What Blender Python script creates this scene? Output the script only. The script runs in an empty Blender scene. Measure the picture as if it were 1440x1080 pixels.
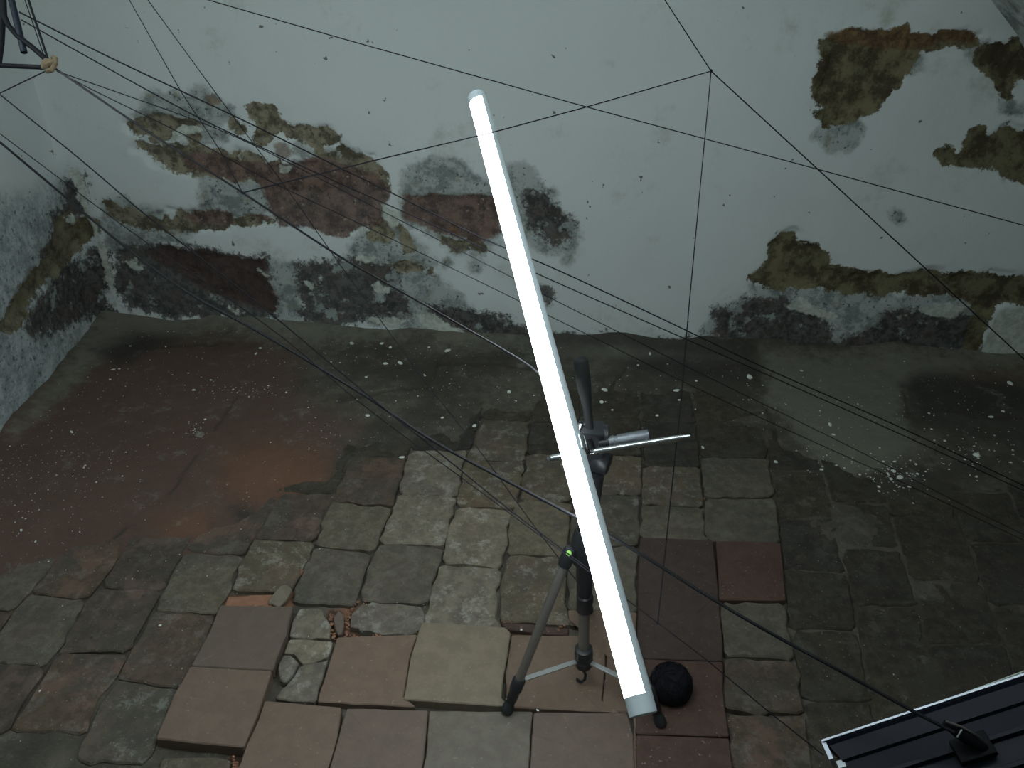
import bpy, bmesh, math, random
import numpy as np
from mathutils import Vector, Matrix

random.seed(7); rng = np.random.default_rng(7)
sc = bpy.context.scene
# ------------------------------------------------------------------ camera, world, exposure
F = 1081.0; H = 1.3
PITCH = math.atan(634/F); YAW = math.atan(110/math.hypot(634, F))
cam_d = bpy.data.cameras.new('camera'); cam = bpy.data.objects.new('camera', cam_d)
sc.collection.objects.link(cam); sc.camera = cam
cam_d.sensor_width = 36; cam_d.lens = F/1440*36; cam_d.clip_start = 0.02
cam.location = (0, 0, H); cam.rotation_euler = (math.pi/2-PITCH, 0, YAW)
world = bpy.data.worlds.new('world'); sc.world = world; world.use_nodes = True
world.node_tree.nodes['Background'].inputs[0].default_value = (0.5, 0.7, 0.9, 1)
world.node_tree.nodes['Background'].inputs[1].default_value = 0.02
sc.view_settings.view_transform = 'Standard'; sc.view_settings.look = 'None'
sc.view_settings.gamma = 1; sc.view_settings.use_curve_mapping = False
sc.view_settings.exposure = 0.0
TUBE_POWER = 21.0
FILL_POWER = 31.0      # added fill tube, unseen above the frame, evens out the walls
LAMP_COLOR = (0.86, 0.965, 1.0)

# camera model in numpy, used to lay out measured points
fw = np.array([-math.sin(YAW)*math.cos(PITCH), math.cos(YAW)*math.cos(PITCH), -math.sin(PITCH)])
rt = np.array([math.cos(YAW), math.sin(YAW), 0.]); up = np.cross(rt, fw)
def ray(x, y): return ((x-720)*rt-(y-540)*up)/F+fw
def at(x, y, z): p = ray(x, y)*z; return np.array([p[0], p[1], p[2]+H])
def onfloor(x, y, h=0.0):
    d = ray(x, y); p = d*(H-h)/-d[2]; return np.array([p[0], p[1], h])
def onwall(x, y, Y=2.52):
    d = ray(x, y); p = d*Y/d[1]; return np.array([p[0], p[1], p[2]+H])
def topx(P):
    v = np.asarray(P, float)-np.array([0, 0, H]); c = np.maximum(v@fw, 0.15)
    return np.stack([720+F*(v@rt)/c, 540-F*(v@up)/c], -1)

# ------------------------------------------------------------------ numpy noise
def _h(i, j, s):
    n = (i*374761393+j*668265263+s*1442695041) & 0xffffffff
    n = ((n ^ (n >> 13))*1274126177) & 0xffffffff
    return ((n ^ (n >> 16)) & 0xffff)/65535.0
def vnoise(u, v, s=0):
    i = np.floor(u).astype(np.int64); j = np.floor(v).astype(np.int64)
    a = u-i; b = v-j; a = a*a*(3-2*a); b = b*b*(3-2*b)
    return (_h(i, j, s)*(1-a)+_h(i+1, j, s)*a)*(1-b)+(_h(i, j+1, s)*(1-a)+_h(i+1, j+1, s)*a)*b
def fbm(u, v, o=4, s=0):
    r = 0; w = .5; t = 0
    for k in range(o):
        r = r+w*vnoise(u*2**k+k*17.3, v*2**k+k*9.1, s+k); t += w; w *= .5
    return r/t*2-1
def sdf(P, poly):
    """signed distance, positive inside"""
    poly = np.asarray(poly, float); x = P[:, 0]; y = P[:, 1]
    d = np.full(len(P), 1e9); ins = np.zeros(len(P), bool)
    n = len(poly)
    for k in range(n):
        ax, ay = poly[k]; bx, by = poly[(k+1) % n]
        ex, ey = bx-ax, by-ay
        t = np.clip(((x-ax)*ex+(y-ay)*ey)/(ex*ex+ey*ey+1e-9), 0, 1)
        d = np.minimum(d, (x-ax-t*ex)**2+(y-ay-t*ey)**2)
        c = ((ay > y) != (by > y))
        xi = ax+(y-ay)*ex/(ey if abs(ey) > 1e-9 else 1e-9)
        ins ^= c & (x < xi)
    return np.where(ins, 1, -1)*np.sqrt(d)
def field(P, polys, clip=40):
    r = np.full(len(P), -float(clip))
    for p in polys:
        if len(p) == 3 and np.isscalar(p[0]):
            r = np.maximum(r, p[2]-np.hypot(P[:, 0]-p[0], P[:, 1]-p[1]))
        else: r = np.maximum(r, sdf(P, p))
    return np.clip(r, -clip, clip)

# ------------------------------------------------------------------ object helpers
def link(o): sc.collection.objects.link(o); return o
def par(o, parent): o.parent = parent; return o
def mesh_obj(name, verts, faces, mat=None, parent=None, smooth=False):
    me = bpy.data.meshes.new(name); me.from_pydata([tuple(v) for v in verts], [], faces); me.update()
    if smooth: me.polygons.foreach_set('use_smooth', [True]*len(me.polygons))
    o = link(bpy.data.objects.new(name, me))
    if mat: me.materials.append(mat)
    if parent: o.parent = parent
    return o
def bm_obj(name, bm, mat=None, parent=None, smooth=False):
    bmesh.ops.recalc_face_normals(bm, faces=bm.faces)
    me = bpy.data.meshes.new(name); bm.to_mesh(me); bm.free()
    if smooth:
        me.polygons.foreach_set('use_smooth', [True]*len(me.polygons))
        try: me.set_sharp_from_angle(angle=math.radians(40))
        except Exception: pass
    o = link(bpy.data.objects.new(name, me))
    if mat: me.materials.append(mat)
    if parent: o.parent = parent
    return o
def tag(o, label=None, cat=None, group=None, kind=None):
    if label: o['label'] = label
    if cat: o['category'] = cat
    if group: o['group'] = group
    if kind: o['kind'] = kind
    return o
def thing(name, label, cat, loc, group=None):
    o = link(bpy.data.objects.new(name, None)); o.location = loc; o.empty_display_size = .05
    o['_w'] = 1; del o['_w']
    return tag(o, label, cat, group)
def frame(d):
    d = np.array(d, float); d = d/np.linalg.norm(d)
    a = np.array([0, 0, 1.]) if abs(d[2]) < .9 else np.array([1., 0, 0])
    s = np.cross(d, a); s /= np.linalg.norm(s); return d, s, np.cross(s, d)
def add_path(bm, pts, rad, n=8, cap=True, off=(0, 0, 0)):
    """tube along points; rad a number or a list"""
    pts = [np.array(p, float)-np.array(off) for p in pts]
    if np.isscalar(rad): rad = [rad]*len(pts)
    rings = []; prev = None
    for i, p in enumerate(pts):
        d = pts[min(i+1, len(pts)-1)]-pts[max(i-1, 0)]
        if np.linalg.norm(d) < 1e-9: d = np.array([0, 0, 1.])
        d, s, t = frame(d)
        if prev is not None:
            s = prev-d*(prev@d); s /= np.linalg.norm(s); t = np.cross(s, d)
        prev = s
        rings.append([bm.verts.new(tuple(p+rad[i]*(math.cos(2*math.pi*k/n)*s+math.sin(2*math.pi*k/n)*t))) for k in range(n)])
    for a, b in zip(rings, rings[1:]):
        for k in range(n): bm.faces.new((a[k], a[(k+1) % n], b[(k+1) % n], b[k]))
    if cap:
        bm.faces.new(rings[0]); bm.faces.new(rings[-1][::-1])
    return rings
def add_lathe(bm, A, B, prof, n=16, off=(0, 0, 0)):
    """prof: list of (t along A->B 0..1, radius)"""
    A = np.array(A, float); B = np.array(B, float)
    d, s, t = frame(B-A); L = B-A
    rings = []
    for q, r in prof:
        p = A+L*q-np.array(off)
        rings.append([bm.verts.new(tuple(p+max(r, 1e-4)*(math.cos(2*math.pi*k/n)*s+math.sin(2*math.pi*k/n)*t))) for k in range(n)])
    for a, b in zip(rings, rings[1:]):
        for k in range(n): bm.faces.new((a[k], a[(k+1) % n], b[(k+1) % n], b[k]))
    bm.faces.new(rings[0]); bm.faces.new(rings[-1][::-1])
def add_box(bm, c, ax, ay, az, sx, sy, sz, bev=.0, off=(0, 0, 0)):
    c = np.array(c, float)-np.array(off); ax, ay, az = [np.array(v, float)/np.linalg.norm(v) for v in (ax, ay, az)]
    tb = bmesh.new(); bmesh.ops.create_cube(tb, size=1)
    M = Matrix([[ax[i]*sx, ay[i]*sy, az[i]*sz, c[i]] for i in range(3)]+[[0, 0, 0, 1]])
    bmesh.ops.transform(tb, matrix=M, verts=tb.verts)
    if bev: bmesh.ops.bevel(tb, geom=list(tb.edges), offset=bev, segments=2, affect='EDGES', profile=.6)
    me = bpy.data.meshes.new('t'); tb.to_mesh(me); tb.free(); bm.from_mesh(me); bpy.data.meshes.remove(me)

# ------------------------------------------------------------------ material helpers
class NT:
    def __init__(s, name):
        s.m = bpy.data.materials.new(name); s.m.use_nodes = True; s.t = s.m.node_tree
        s.b = s.t.nodes['Principled BSDF']; s.L = s.t.links
    def n(s, typ, **k):
        nd = s.t.nodes.new(typ)
        for a, v in k.items():
            if a == 'inp':
                for kk, vv in v.items():
                    if isinstance(vv, bpy.types.NodeSocket): s.L.new(vv, nd.inputs[kk])
                    else: nd.inputs[kk].default_value = vv
            else: setattr(nd, a, v)
        return nd
    def math(s, op, a, b=None, c=None, clamp=False):
        nd = s.t.nodes.new('ShaderNodeMath'); nd.operation = op; nd.use_clamp = clamp
        for i, v in enumerate((a, b, c)):
            if v is None: continue
            if isinstance(v, bpy.types.NodeSocket): s.L.new(v, nd.inputs[i])
            else: nd.inputs[i].default_value = v
        return nd.outputs[0]
    def mix(s, fac, a, b):
        nd = s.t.nodes.new('ShaderNodeMix'); nd.data_type = 'RGBA'
        for i, v in ((0, fac), (6, a), (7, b)):
            if isinstance(v, bpy.types.NodeSocket): s.L.new(v, nd.inputs[i])
            else: nd.inputs[i].default_value = v if i == 0 else (*v, 1)
        return nd.outputs[2]
    def noise(s, scale, detail=6, rough=.6, vec=None, dist=0, off=None):
        if vec is None:
            vec = s.pos()
        if off is not None:
            nd = s.n('ShaderNodeVectorMath', operation='ADD'); s.L.new(vec, nd.inputs[0]); nd.inputs[1].default_value = off; vec = nd.outputs[0]
        nd = s.n('ShaderNodeTexNoise', inp={'Vector': vec, 'Scale': scale, 'Detail': detail, 'Roughness': rough, 'Distortion': dist})
        return nd.outputs['Fac']
    def pos(s):
        if not hasattr(s, '_p'): s._p = s.n('ShaderNodeNewGeometry').outputs['Position']
        return s._p
    def step(s, v, lo, hi):
        nd = s.n('ShaderNodeMapRange', interpolation_type='SMOOTHSTEP', inp={0: v, 1: lo, 2: hi, 3: 0., 4: 1.}); return nd.outputs[0]
    def attr(s, name): return s.n('ShaderNodeAttribute', attribute_name=name).outputs['Fac']
    def bump(s, h, strength, dist):
        nd = s.n('ShaderNodeBump', inp={'Strength': strength, 'Distance': dist, 'Height': h}); s.L.new(nd.outputs[0], s.b.inputs['Normal'])
    def col(s, c):
        if isinstance(c, bpy.types.NodeSocket): s.L.new(c, s.b.inputs['Base Color'])
        else: s.b.inputs['Base Color'].default_value = (*c, 1)
def plain(name, c, rough=.5, metal=0., var=.15, scale=60, bump=.0):
    m = NT(name); f = m.noise(scale, 4)
    m.col(m.mix(f, tuple(v*(1-var) for v in c), tuple(min(1, v*(1+var)) for v in c)))
    m.b.inputs['Roughness'].default_value = rough; m.b.inputs['Metallic'].default_value = metal
    if bump: m.bump(f, bump, .001)
    return m.m

def wall_material():
    m = NT('old_plaster')
    n1 = m.noise(9, 8, .62); n2 = m.noise(45, 6, .7, off=(3, 7, 1)); n3 = m.noise(150, 4, .7, off=(9, 2, 5)); n0 = m.noise(2.2, 3, .5, off=(1, 5, 2))
    jag = m.math('ADD', m.math('MULTIPLY', m.math('SUBTRACT', n1, .5), 34), m.math('MULTIPLY', m.math('SUBTRACT', n2, .5), 20))
    jag = m.math('ADD', jag, m.math('MULTIPLY', m.math('SUBTRACT', n3, .5), 7))
    def mask(name, w, k=1.0, extra=None):
        v = m.math('ADD', m.attr(name), m.math('MULTIPLY', jag, k))
        if extra is not None: v = m.math('ADD', v, extra)
        return m.step(v, -w, w)
    base = m.mix(n0, (.63, .685, .67), (.69, .735, .715))
    base = m.mix(m.step(m.noise(5, 7, .7, off=(4, 4, 4)), .56, .8), base, (.44, .47, .40))
    speck = m.step(m.noise(28, 3, .5, off=(2, 2, 8)), .725, .742)
    base = m.mix(speck, base, (.17, .18, .15))
    # thin grey damp plaster
    damp = mask('grey', 6, .9, 4.0)
    gcol = m.mix(m.step(m.noise(13, 8, .75, off=(2, 6, 1)), .42, .56), (.17, .20, .19), (.40, .44, .42))
    gcol = m.mix(m.step(m.noise(20, 5, .7, off=(8, 1, 3)), .55, .7), gcol, (.25, .24, .17))
    gcol = m.mix(m.step(m.noise(75, 3, .6, off=(6, 1, 3)), .6, .68), gcol, (.06, .068, .065))
    c = m.mix(m.math('MULTIPLY', damp, .93), base, gcol)
    # dark damp, soft and speckled
    dark = mask('dark', 4, 1.0, m.math('ADD', 5.0, m.math('MULTIPLY', m.math('SUBTRACT', m.noise(26, 9, .85, off=(5, 5, 9)), .5), 75)))
    dcol = m.mix(m.step(n2, .40, .60), (.026, .025, .024), (.10, .096, .086))
    dcol = m.mix(m.math('MULTIPLY', m.step(m.noise(10, 7, .8, off=(3, 3, 6)), .5, .6), .5), dcol, (.10, .062, .05))
    dcol = m.mix(m.step(m.noise(14, 5, .7, off=(1, 9, 3)), .56, .64), dcol, (.27, .31, .29))
    c = m.mix(m.math('MULTIPLY', dark, .95), c, dcol)
    mo = m.step(m.attr('mould'), -14, 40)
    mcol = m.mix(m.step(m.noise(16, 8, .8, off=(6, 2, 2)), .38, .62), (.20, .235, .235), (.50, .55, .55))
    mcol = m.mix(m.step(m.noise(60, 6, .8, off=(2, 8, 2)), .555, .61), mcol, (.045, .055, .055))
    mcol = m.mix(m.step(m.noise(14, 5, .8, off=(2, 0, 7)), .60, .72), mcol, (.19, .14, .15))
    c = m.mix(m.math('MULTIPLY', mo, .9), c, mcol)
    c = m.mix(m.math('MULTIPLY', m.math('MULTIPLY', dark, .95), m.step(mo, .0, .05)), c, dcol)
    # exposed earth mortar
    brown = mask('brown', 1.6, 1.0, 3.0)
    bcol = m.mix(m.step(m.noise(16, 7, .7, off=(7, 3, 3)), .42, .58), (.11, .098, .062), (.31, .275, .19))
    bcol = m.mix(m.step(m.noise(38, 6, .8, off=(1, 3, 8)), .54, .64), bcol, (.075, .062, .042))
    bcol = m.mix(m.step(m.noise(90, 3, .7, off=(2, 3, 3)), .6, .7), bcol, (.30, .29, .23))
    c = m.mix(brown, c, bcol)
    side = m.step(m.n('ShaderNodeSeparateXYZ', inp={0: m.pos()}).outputs[0], .3, .7)
    bcol2 = m.mix(m.step(m.noise(12, 8, .75, off=(7, 9, 3)), .42, .58), (.065, .052, .026), (.20, .175, .095))
    far_left = m.step(m.n('ShaderNodeSeparateXYZ', inp={0: m.pos()}).outputs[0], -1.66, -1.74)
    bcol = m.mix(m.math('MAXIMUM', side, m.math('MULTIPLY', far_left, .6)), bcol, bcol2); c = m.mix(brown, c, bcol)
    # exposed brick red
    red = mask('red', 2.5, .8, 2.0)
    rcol = m.mix(m.step(m.noise(15, 8, .75, off=(4, 8, 3)), .41, .59), (.085, .055, .046), (.225, .145, .118))
    rcol = m.mix(m.step(m.noise(60, 4, .7, off=(4, 1, 1)), .62, .66), rcol, (.34, .29, .24))
    rcol = m.mix(m.step(m.noise(20, 7, .8, off=(4, 7, 1)), .55, .62), rcol, (.045, .036, .032))
    rcol = m.mix(m.math('MULTIPLY', dark, .75), rcol, (.05, .033, .029))
    c = m.mix(m.math('MULTIPLY', red, .95), c, rcol)
    # rust orange
    org = mask('orange', 3, .5, 3.0)
    c = m.mix(m.math('MULTIPLY', org, .7), c, m.mix(m.step(n2, .4, .6), (.085, .04, .018), (.24, .13, .055)))
    # remnants of whitewash over everything
    wh = mask('white', 1.5, .7)
    c = m.mix(wh, c, m.mix(m.step(n2, .4, .6), (.40, .43, .37), (.58, .61, .55)))
    m.col(c); m.b.inputs['Roughness'].default_value = .9
    bare = m.math('MAXIMUM', brown, red); bare = m.math('MULTIPLY', bare, m.math('SUBTRACT', 1.0, wh))
    h = m.math('SUBTRACT', m.math('ADD', m.math('MULTIPLY', n2, .25), m.math('MULTIPLY', n3, .12)), bare)
    h = m.math('ADD', h, m.math('MULTIPLY', m.math('MULTIPLY', bare, n2), 1.4))
    m.bump(h, .75, .007)
    return m.m
MW = wall_material()

def ground_material():
    m = NT('trodden_earth')
    a = m.noise(3.2, 6, .6); b = m.noise(26, 7, .7, off=(3, 3, 3)); c3 = m.noise(140, 4, .7, off=(1, 2, 3))
    c = m.mix(m.step(a, .41, .59), (.058, .051, .038), (.115, .102, .078))
    c = m.mix(m.math('MULTIPLY', m.step(m.noise(17, 9, .8, off=(4, 3, 7)), .44, .56), .55), c, (.045, .039, .03))
    r = m.step(m.math('ADD', m.attr('redd'), m.math('MULTIPLY', m.math('SUBTRACT', b, .5), 60)), -30, 30)
    c = m.mix(m.math('MULTIPLY', r, .85), c, m.mix(b, (.075, .042, .031), (.135, .078, .056)))
    o = m.step(m.math('ADD', m.attr('orange'), m.math('MULTIPLY', m.math('SUBTRACT', b, .5), 50)), -28, 28)
    c = m.mix(m.math('MULTIPLY', o, .42), c, m.mix(b, (.17, .065, .026), (.25, .12, .06)))
    g = m.step(m.math('ADD', m.attr('pale'), m.math('MULTIPLY', m.math('SUBTRACT', b, .5), 50)), -14, 14)
    c = m.mix(m.math('MULTIPLY', g, .85), c, m.mix(b, (.12, .12, .095), (.24, .225, .175)))
    k = m.step(m.math('ADD', m.attr('black'), m.math('MULTIPLY', m.math('SUBTRACT', b, .5), 40)), -12, 12)
    c = m.mix(m.math('MULTIPLY', k, .8), c, (.028, .026, .023))
    rb = m.step(m.attr('rub'), -3, 3)
    c = m.mix(rb, c, m.mix(m.step(b, .42, .58), (.055, .028, .017), (.21, .105, .06)))
    j = m.step(m.attr('joint'), .2, .9)
    c = m.mix(m.math('MULTIPLY', j, .65), c, (.045, .035, .024))
    dz = m.step(m.noise(9, 8, .8, off=(8, 8, 3)), .55, .66)
    c = m.mix(m.math('MULTIPLY', dz, .35), c, (.26, .25, .21))
    c = m.mix(m.step(c3, .66, .72), c, (.30, .30, .26))
    m.col(c); m.b.inputs['Roughness'].default_value = .93
    m.bump(m.math('ADD', b, m.math('MULTIPLY', c3, .5)), .7, .008)
    return m.m
MG = ground_material()

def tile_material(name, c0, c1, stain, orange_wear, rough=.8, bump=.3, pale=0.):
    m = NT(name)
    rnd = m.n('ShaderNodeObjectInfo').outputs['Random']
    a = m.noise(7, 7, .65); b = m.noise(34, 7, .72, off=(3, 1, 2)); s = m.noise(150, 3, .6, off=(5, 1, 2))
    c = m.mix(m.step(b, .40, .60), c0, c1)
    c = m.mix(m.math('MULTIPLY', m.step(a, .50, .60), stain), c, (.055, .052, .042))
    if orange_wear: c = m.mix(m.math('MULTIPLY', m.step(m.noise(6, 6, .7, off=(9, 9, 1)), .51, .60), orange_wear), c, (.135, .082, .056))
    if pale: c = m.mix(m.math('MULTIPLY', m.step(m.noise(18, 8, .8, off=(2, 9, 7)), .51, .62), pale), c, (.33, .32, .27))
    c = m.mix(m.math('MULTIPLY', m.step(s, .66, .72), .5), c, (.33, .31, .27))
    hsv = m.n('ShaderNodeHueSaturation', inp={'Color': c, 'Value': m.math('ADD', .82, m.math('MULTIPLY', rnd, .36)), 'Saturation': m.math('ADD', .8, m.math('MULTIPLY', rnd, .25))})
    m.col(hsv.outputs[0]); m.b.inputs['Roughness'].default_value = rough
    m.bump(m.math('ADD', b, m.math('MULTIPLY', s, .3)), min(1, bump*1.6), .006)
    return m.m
MT = {
 'old':   tile_material('worn_clay_tile', (0.075, 0.059, 0.037), (0.112, 0.090, 0.058), .45, .35, bump=.4, pale=.45),
 'grey':  tile_material('grey_clay_tile', (0.087, 0.072, 0.048), (0.133, 0.109, 0.072), .45, .15, bump=.35, pale=.15),
 'light': tile_material('pale_clay_tile', (0.120, 0.101, 0.071), (0.178, 0.149, 0.107), .25, .15, bump=.35, pale=.6),
 'warm':  tile_material('brown_clay_tile', (0.055, 0.038, 0.025), (0.084, 0.060, 0.039), .45, .75, bump=.35, pale=.15),
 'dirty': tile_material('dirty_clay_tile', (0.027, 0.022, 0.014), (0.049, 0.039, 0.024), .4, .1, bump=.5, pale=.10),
 'new':   tile_material('new_terracotta_tile', (0.129, 0.087, 0.062), (0.148, 0.100, 0.071), .05, .12, rough=.62, bump=.08),
 'newg':  tile_material('dusty_terracotta_tile', (0.145, 0.118, 0.082), (0.178, 0.146, 0.102), .08, .1, rough=.65, bump=.08),
 'red':   tile_material('dark_red_terracotta_tile', (0.054, 0.027, 0.020), (0.067, 0.036, 0.025), .1, .1, rough=.7, bump=.1),
}
m = NT('broken_clay'); b = m.noise(60, 5); m.col(m.mix(b, (.17, .07, .035), (.36, .19, .12))); m.b.inputs['Roughness'].default_value = .95; m.bump(b, .6, .004); M_RUB = m.m
M_FLAKE = plain('plaster_chip', (.74, .76, .71), .9, 0, .12, 80, .3)
M_BLACK = plain('black_plastic', (.018, .019, .022), .42, 0, .2)
M_RUBBER = plain('black_rubber', (.012, .012, .013), .8, 0, .2)
M_STRING = plain('black_cord', (.008, .008, .011), .85, 0, .3, 400); M_STRING.node_tree.nodes['Principled BSDF'].inputs['Specular IOR Level'].default_value = .2
M_CABLE = plain('black_cable_sheath', (.008, .008, .010), .5, 0, .2); M_CABLE.node_tree.nodes['Principled BSDF'].inputs['Specular IOR Level'].default_value = .25
M_GUN = plain('bronze_grey_aluminium', (.24, .22, .20), .35, .6, .1)
M_ALU = plain('pale_aluminium', (.50, .51, .50), .38, .8, .08)
M_CHROME = plain('chrome', (.85, .87, .9), .12, 1., .05)
M_FRAME = plain('matt_black_paint', (.003, .0035, .005), .6, 0, .2); M_FRAME.node_tree.nodes['Principled BSDF'].inputs['Specular IOR Level'].default_value = .15
M_GREEN = plain('green_dot_plastic', (.25, .62, .08), .4, 0, .05)
M_HOUSE = plain('frosted_grey_plastic', (.60, .67, .71), .45, 0, .04)
M_WOOD = plain('tan_rope', (.10, .075, .042), .95, 0, .4, 120, .8)
M_NAVY = plain('dark_anodised_aluminium', (.006, .008, .015), .5, .0, .3, 30)
M_NAVY.node_tree.nodes['Principled BSDF'].inputs['Specular IOR Level'].default_value = .2
M_NAVYL = plain('bare_aluminium_edge', (.34, .37, .42), .4, .8, .2, 40)
M_CLEAR = plain('clear_cable', (.42, .47, .42), .2, .0, .1)
m = NT('knurled_steel'); w = m.n('ShaderNodeTexWave', inp={'Vector': m.pos(), 'Scale': 260., 'Distortion': 3.}); m.col(m.mix(w.outputs[1], (.10, .12, .14), (.5, .53, .56))); m.b.inputs['Metallic'].default_value = .8; m.b.inputs['Roughness'].default_value = .35; m.bump(w.outputs[1], .5, .001); M_KNURL = m.m
def emitter(name, c, k):
    m = NT(name); m.col((.9, .9, .9)); m.b.inputs['Emission Color'].default_value = (*c, 1); m.b.inputs['Emission Strength'].default_value = k; return m.m
M_LIT = emitter('lit_diffuser', LAMP_COLOR, TUBE_POWER)
M_FILL = emitter('added_fill_tube_glow', LAMP_COLOR, FILL_POWER)  # glow of the added fill tube

# ------------------------------------------------------------------ stain maps (photo pixels of the wall surfaces)
def sh(pts, s, ox=0, oy=0): return [(x/s+ox, y/s+oy) for x, y in pts]
MAP = {k: [] for k in ('grey', 'dark', 'brown', 'red', 'orange', 'white', 'mould')}
# left group on the back wall
MAP['grey'] += [sh([(240,150),(270,108),(310,108),(350,140),(420,128),(470,145),(540,95),(620,110),(690,180),(735,215),(740,260),(690,295),(620,300),(560,330),(480,330),(400,300),(300,270),(210,270),(205,235)],4,140,100),
  sh([(490,330),(560,330),(690,350),(700,380),(560,380),(480,420),(520,400)],4,140,100),
  sh([(570,590),(660,600),(760,610),(860,620),(940,650),(945,770),(900,820),(780,825),(700,790),(560,800),(500,800),(560,770),(570,690)],4,140,100),
  sh([(30,730),(130,710),(200,780),(330,790),(360,850),(480,880),(520,900),(480,950),(430,960),(330,940),(300,990),(150,1010),(60,1000),(30,880)],4,140,100),
  sh([(1100,400),(1240,470),(1440,470),(1440,520),(1250,500),(1100,450)],4,140,100),
  [(375,368),(395,372),(420,372),(425,400),(420,440),(410,452),(392,448),(388,420),(380,395)],
  [(497,345),(505,330),(520,315),(533,300),(548,305),(556,320),(575,335),(600,355),(612,372),(600,376),(560,374),(520,370),(502,362),(498,352)],
  [(556,370),(600,382),(625,400),(645,420),(660,440),(700,455),(740,465),(745,480),(700,480),(640,472),(560,462),(520,452),(510,430),(520,405),(545,385)],
  sh([(350,190),(380,140),(450,115),(530,90),(640,100),(700,130),(720,180),(780,210),(830,240),(900,300),(900,560),(850,580),(760,590),(640,620),(560,560),(440,480),(380,470),(350,400),(340,290)],4,480,200),
  sh([(965,135),(1050,150),(1110,230),(1150,310),(1220,370),(1290,420),(1330,520),(1290,600),(1240,630),(1160,620),(1080,580),(1020,500),(960,300),(940,180)],4,480,200),
  (669,355,6),(669,374,7),(796,364,4),(628,369,3),(776,273,4)]
MAP['brown'] += [sh([(150,300),(190,280),(230,270),(300,250),(400,270),(500,290),(550,300),(520,330),(440,340),(400,350),(380,390),(330,390),(280,360),(200,350)],4,140,100),
  (195,204,3),(212,196,4),(240,190,4),(272,191,5),(324,171,4),(337,182,2.5),(329,175,3),
  sh([(830,200),(860,190),(900,200),(930,185),(980,220),(1020,280),(1100,320),(1190,330),(1260,340),(1330,385),(1250,390),(1220,440),(1150,390),(1050,370),(1010,330),(960,370),(920,410),(880,380),(910,320),(900,260),(860,240)],4,140,100),
  sh([(260,430),(340,420),(440,425),(560,450),(660,460),(720,480),(760,465),(900,480),(930,520),(1000,510),(1050,580),(1130,560),(1250,490),(1360,500),(1440,560),(1440,640),(1050,660),(940,650),(870,610),(740,600),(600,590),(480,575),(380,550),(300,500)],4,140,100),
  sh([(30,730),(70,725),(110,760),(180,790),(240,830),(340,840),(370,810),(400,830),(440,795),(500,820),(600,790),(700,800),(740,850),(840,820),(960,830),(980,860),(880,865),(740,860),(660,885),(480,890),(330,900),(230,880),(120,850),(60,810)],4,140,100),
  sh([(0,40),(60,80),(150,100),(210,160),(260,210),(275,290),(230,280),(100,220),(0,200)],4,480,200),
  sh([(560,540),(640,560),(760,540),(800,590),(680,600),(620,610)],4,480,200),
  sh([(130,480),(200,470),(260,470),(280,540),(230,560),(150,540)],4,480,200),
  sh([(320,460),(380,540),(400,600),(360,620),(330,560)],4,480,200),
  [(560,372),(572,368),(590,373),(604,380),(585,381),(563,378)]]
MAP['red'] += [[(255,222),(275,221),(300,219),(325,226),(360,230),(400,232),(440,227),(465,227),(500,240),(525,247),(545,262),(548,275),(541,287),(530,300),(533,310),(520,318),(490,327),(480,332),(450,328),(430,320),(400,318),(385,312),(380,295),(376,275),(372,258),(352,250),(330,252),(310,249),(285,242),(262,238)],
  sh([(480,820),(600,790),(660,785),(730,810),(730,860),(680,870),(600,860),(520,850)],4,140,100),
  sh([(880,820),(940,810),(970,840),(900,850)],4,140,100),
  sh([(350,290),(450,300),(620,300),(760,310),(880,320),(900,530),(780,560),(640,540),(560,520),(440,470),(375,440),(350,360)],4,480,200),
  [(205,355),(235,347),(262,352),(290,356),(320,362),(345,366),(372,366),(372,385),(385,410),(387,440),(370,436),(345,425),(310,415),(280,400),(255,385),(225,370)]]
MAP['dark'] += [[(168,355),(200,346),(240,347),(290,355),(325,363),(370,365),(374,388),(388,430),(385,445),(340,448),(280,445),(230,440),(185,435),(172,420),(165,390)],
  [(425,372),(440,366),(480,372),(540,374),(558,374),(556,392),(545,400),(530,400),(522,415),(515,440),(500,450),(470,455),(440,455),(430,440),(424,410),(420,390)],
  [(545,410),(565,415),(572,440),(560,450),(540,440)], [(600,432),(640,440),(655,440),(690,448),(735,460),(742,478),(700,478),(660,470),(620,455)],
  sh([(1040,300),(1130,300),(1180,370),(1230,380),(1300,450),(1270,540),(1200,560),(1120,520),(1060,450)],4,480,200),(765,413,6),
  [(700,462),(745,468),(800,476),(880,478),(960,482),(1000,496),(1100,500),(1200,500),(1200,506),(1000,503),(880,492),(760,484)]]
MAP['orange'] += [sh([(990,420),(1040,410),(1065,450),(1050,485),(1000,475)],4,140,100), sh([(570,150),(650,130),(680,170),(620,200)],4,140,100),
  sh([(620,470),(650,470),(640,520),(600,500)],4,480,200),
  sh([(600,150),(720,125),(860,135),(950,110),(960,145),(1060,155),(1060,190),(990,205),(850,200),(700,180)],3,960,0),
  sh([(1060,155),(1120,135),(1200,135),(1250,150),(1240,180),(1150,170)],3,960,0),(820,1,1)]
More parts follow.
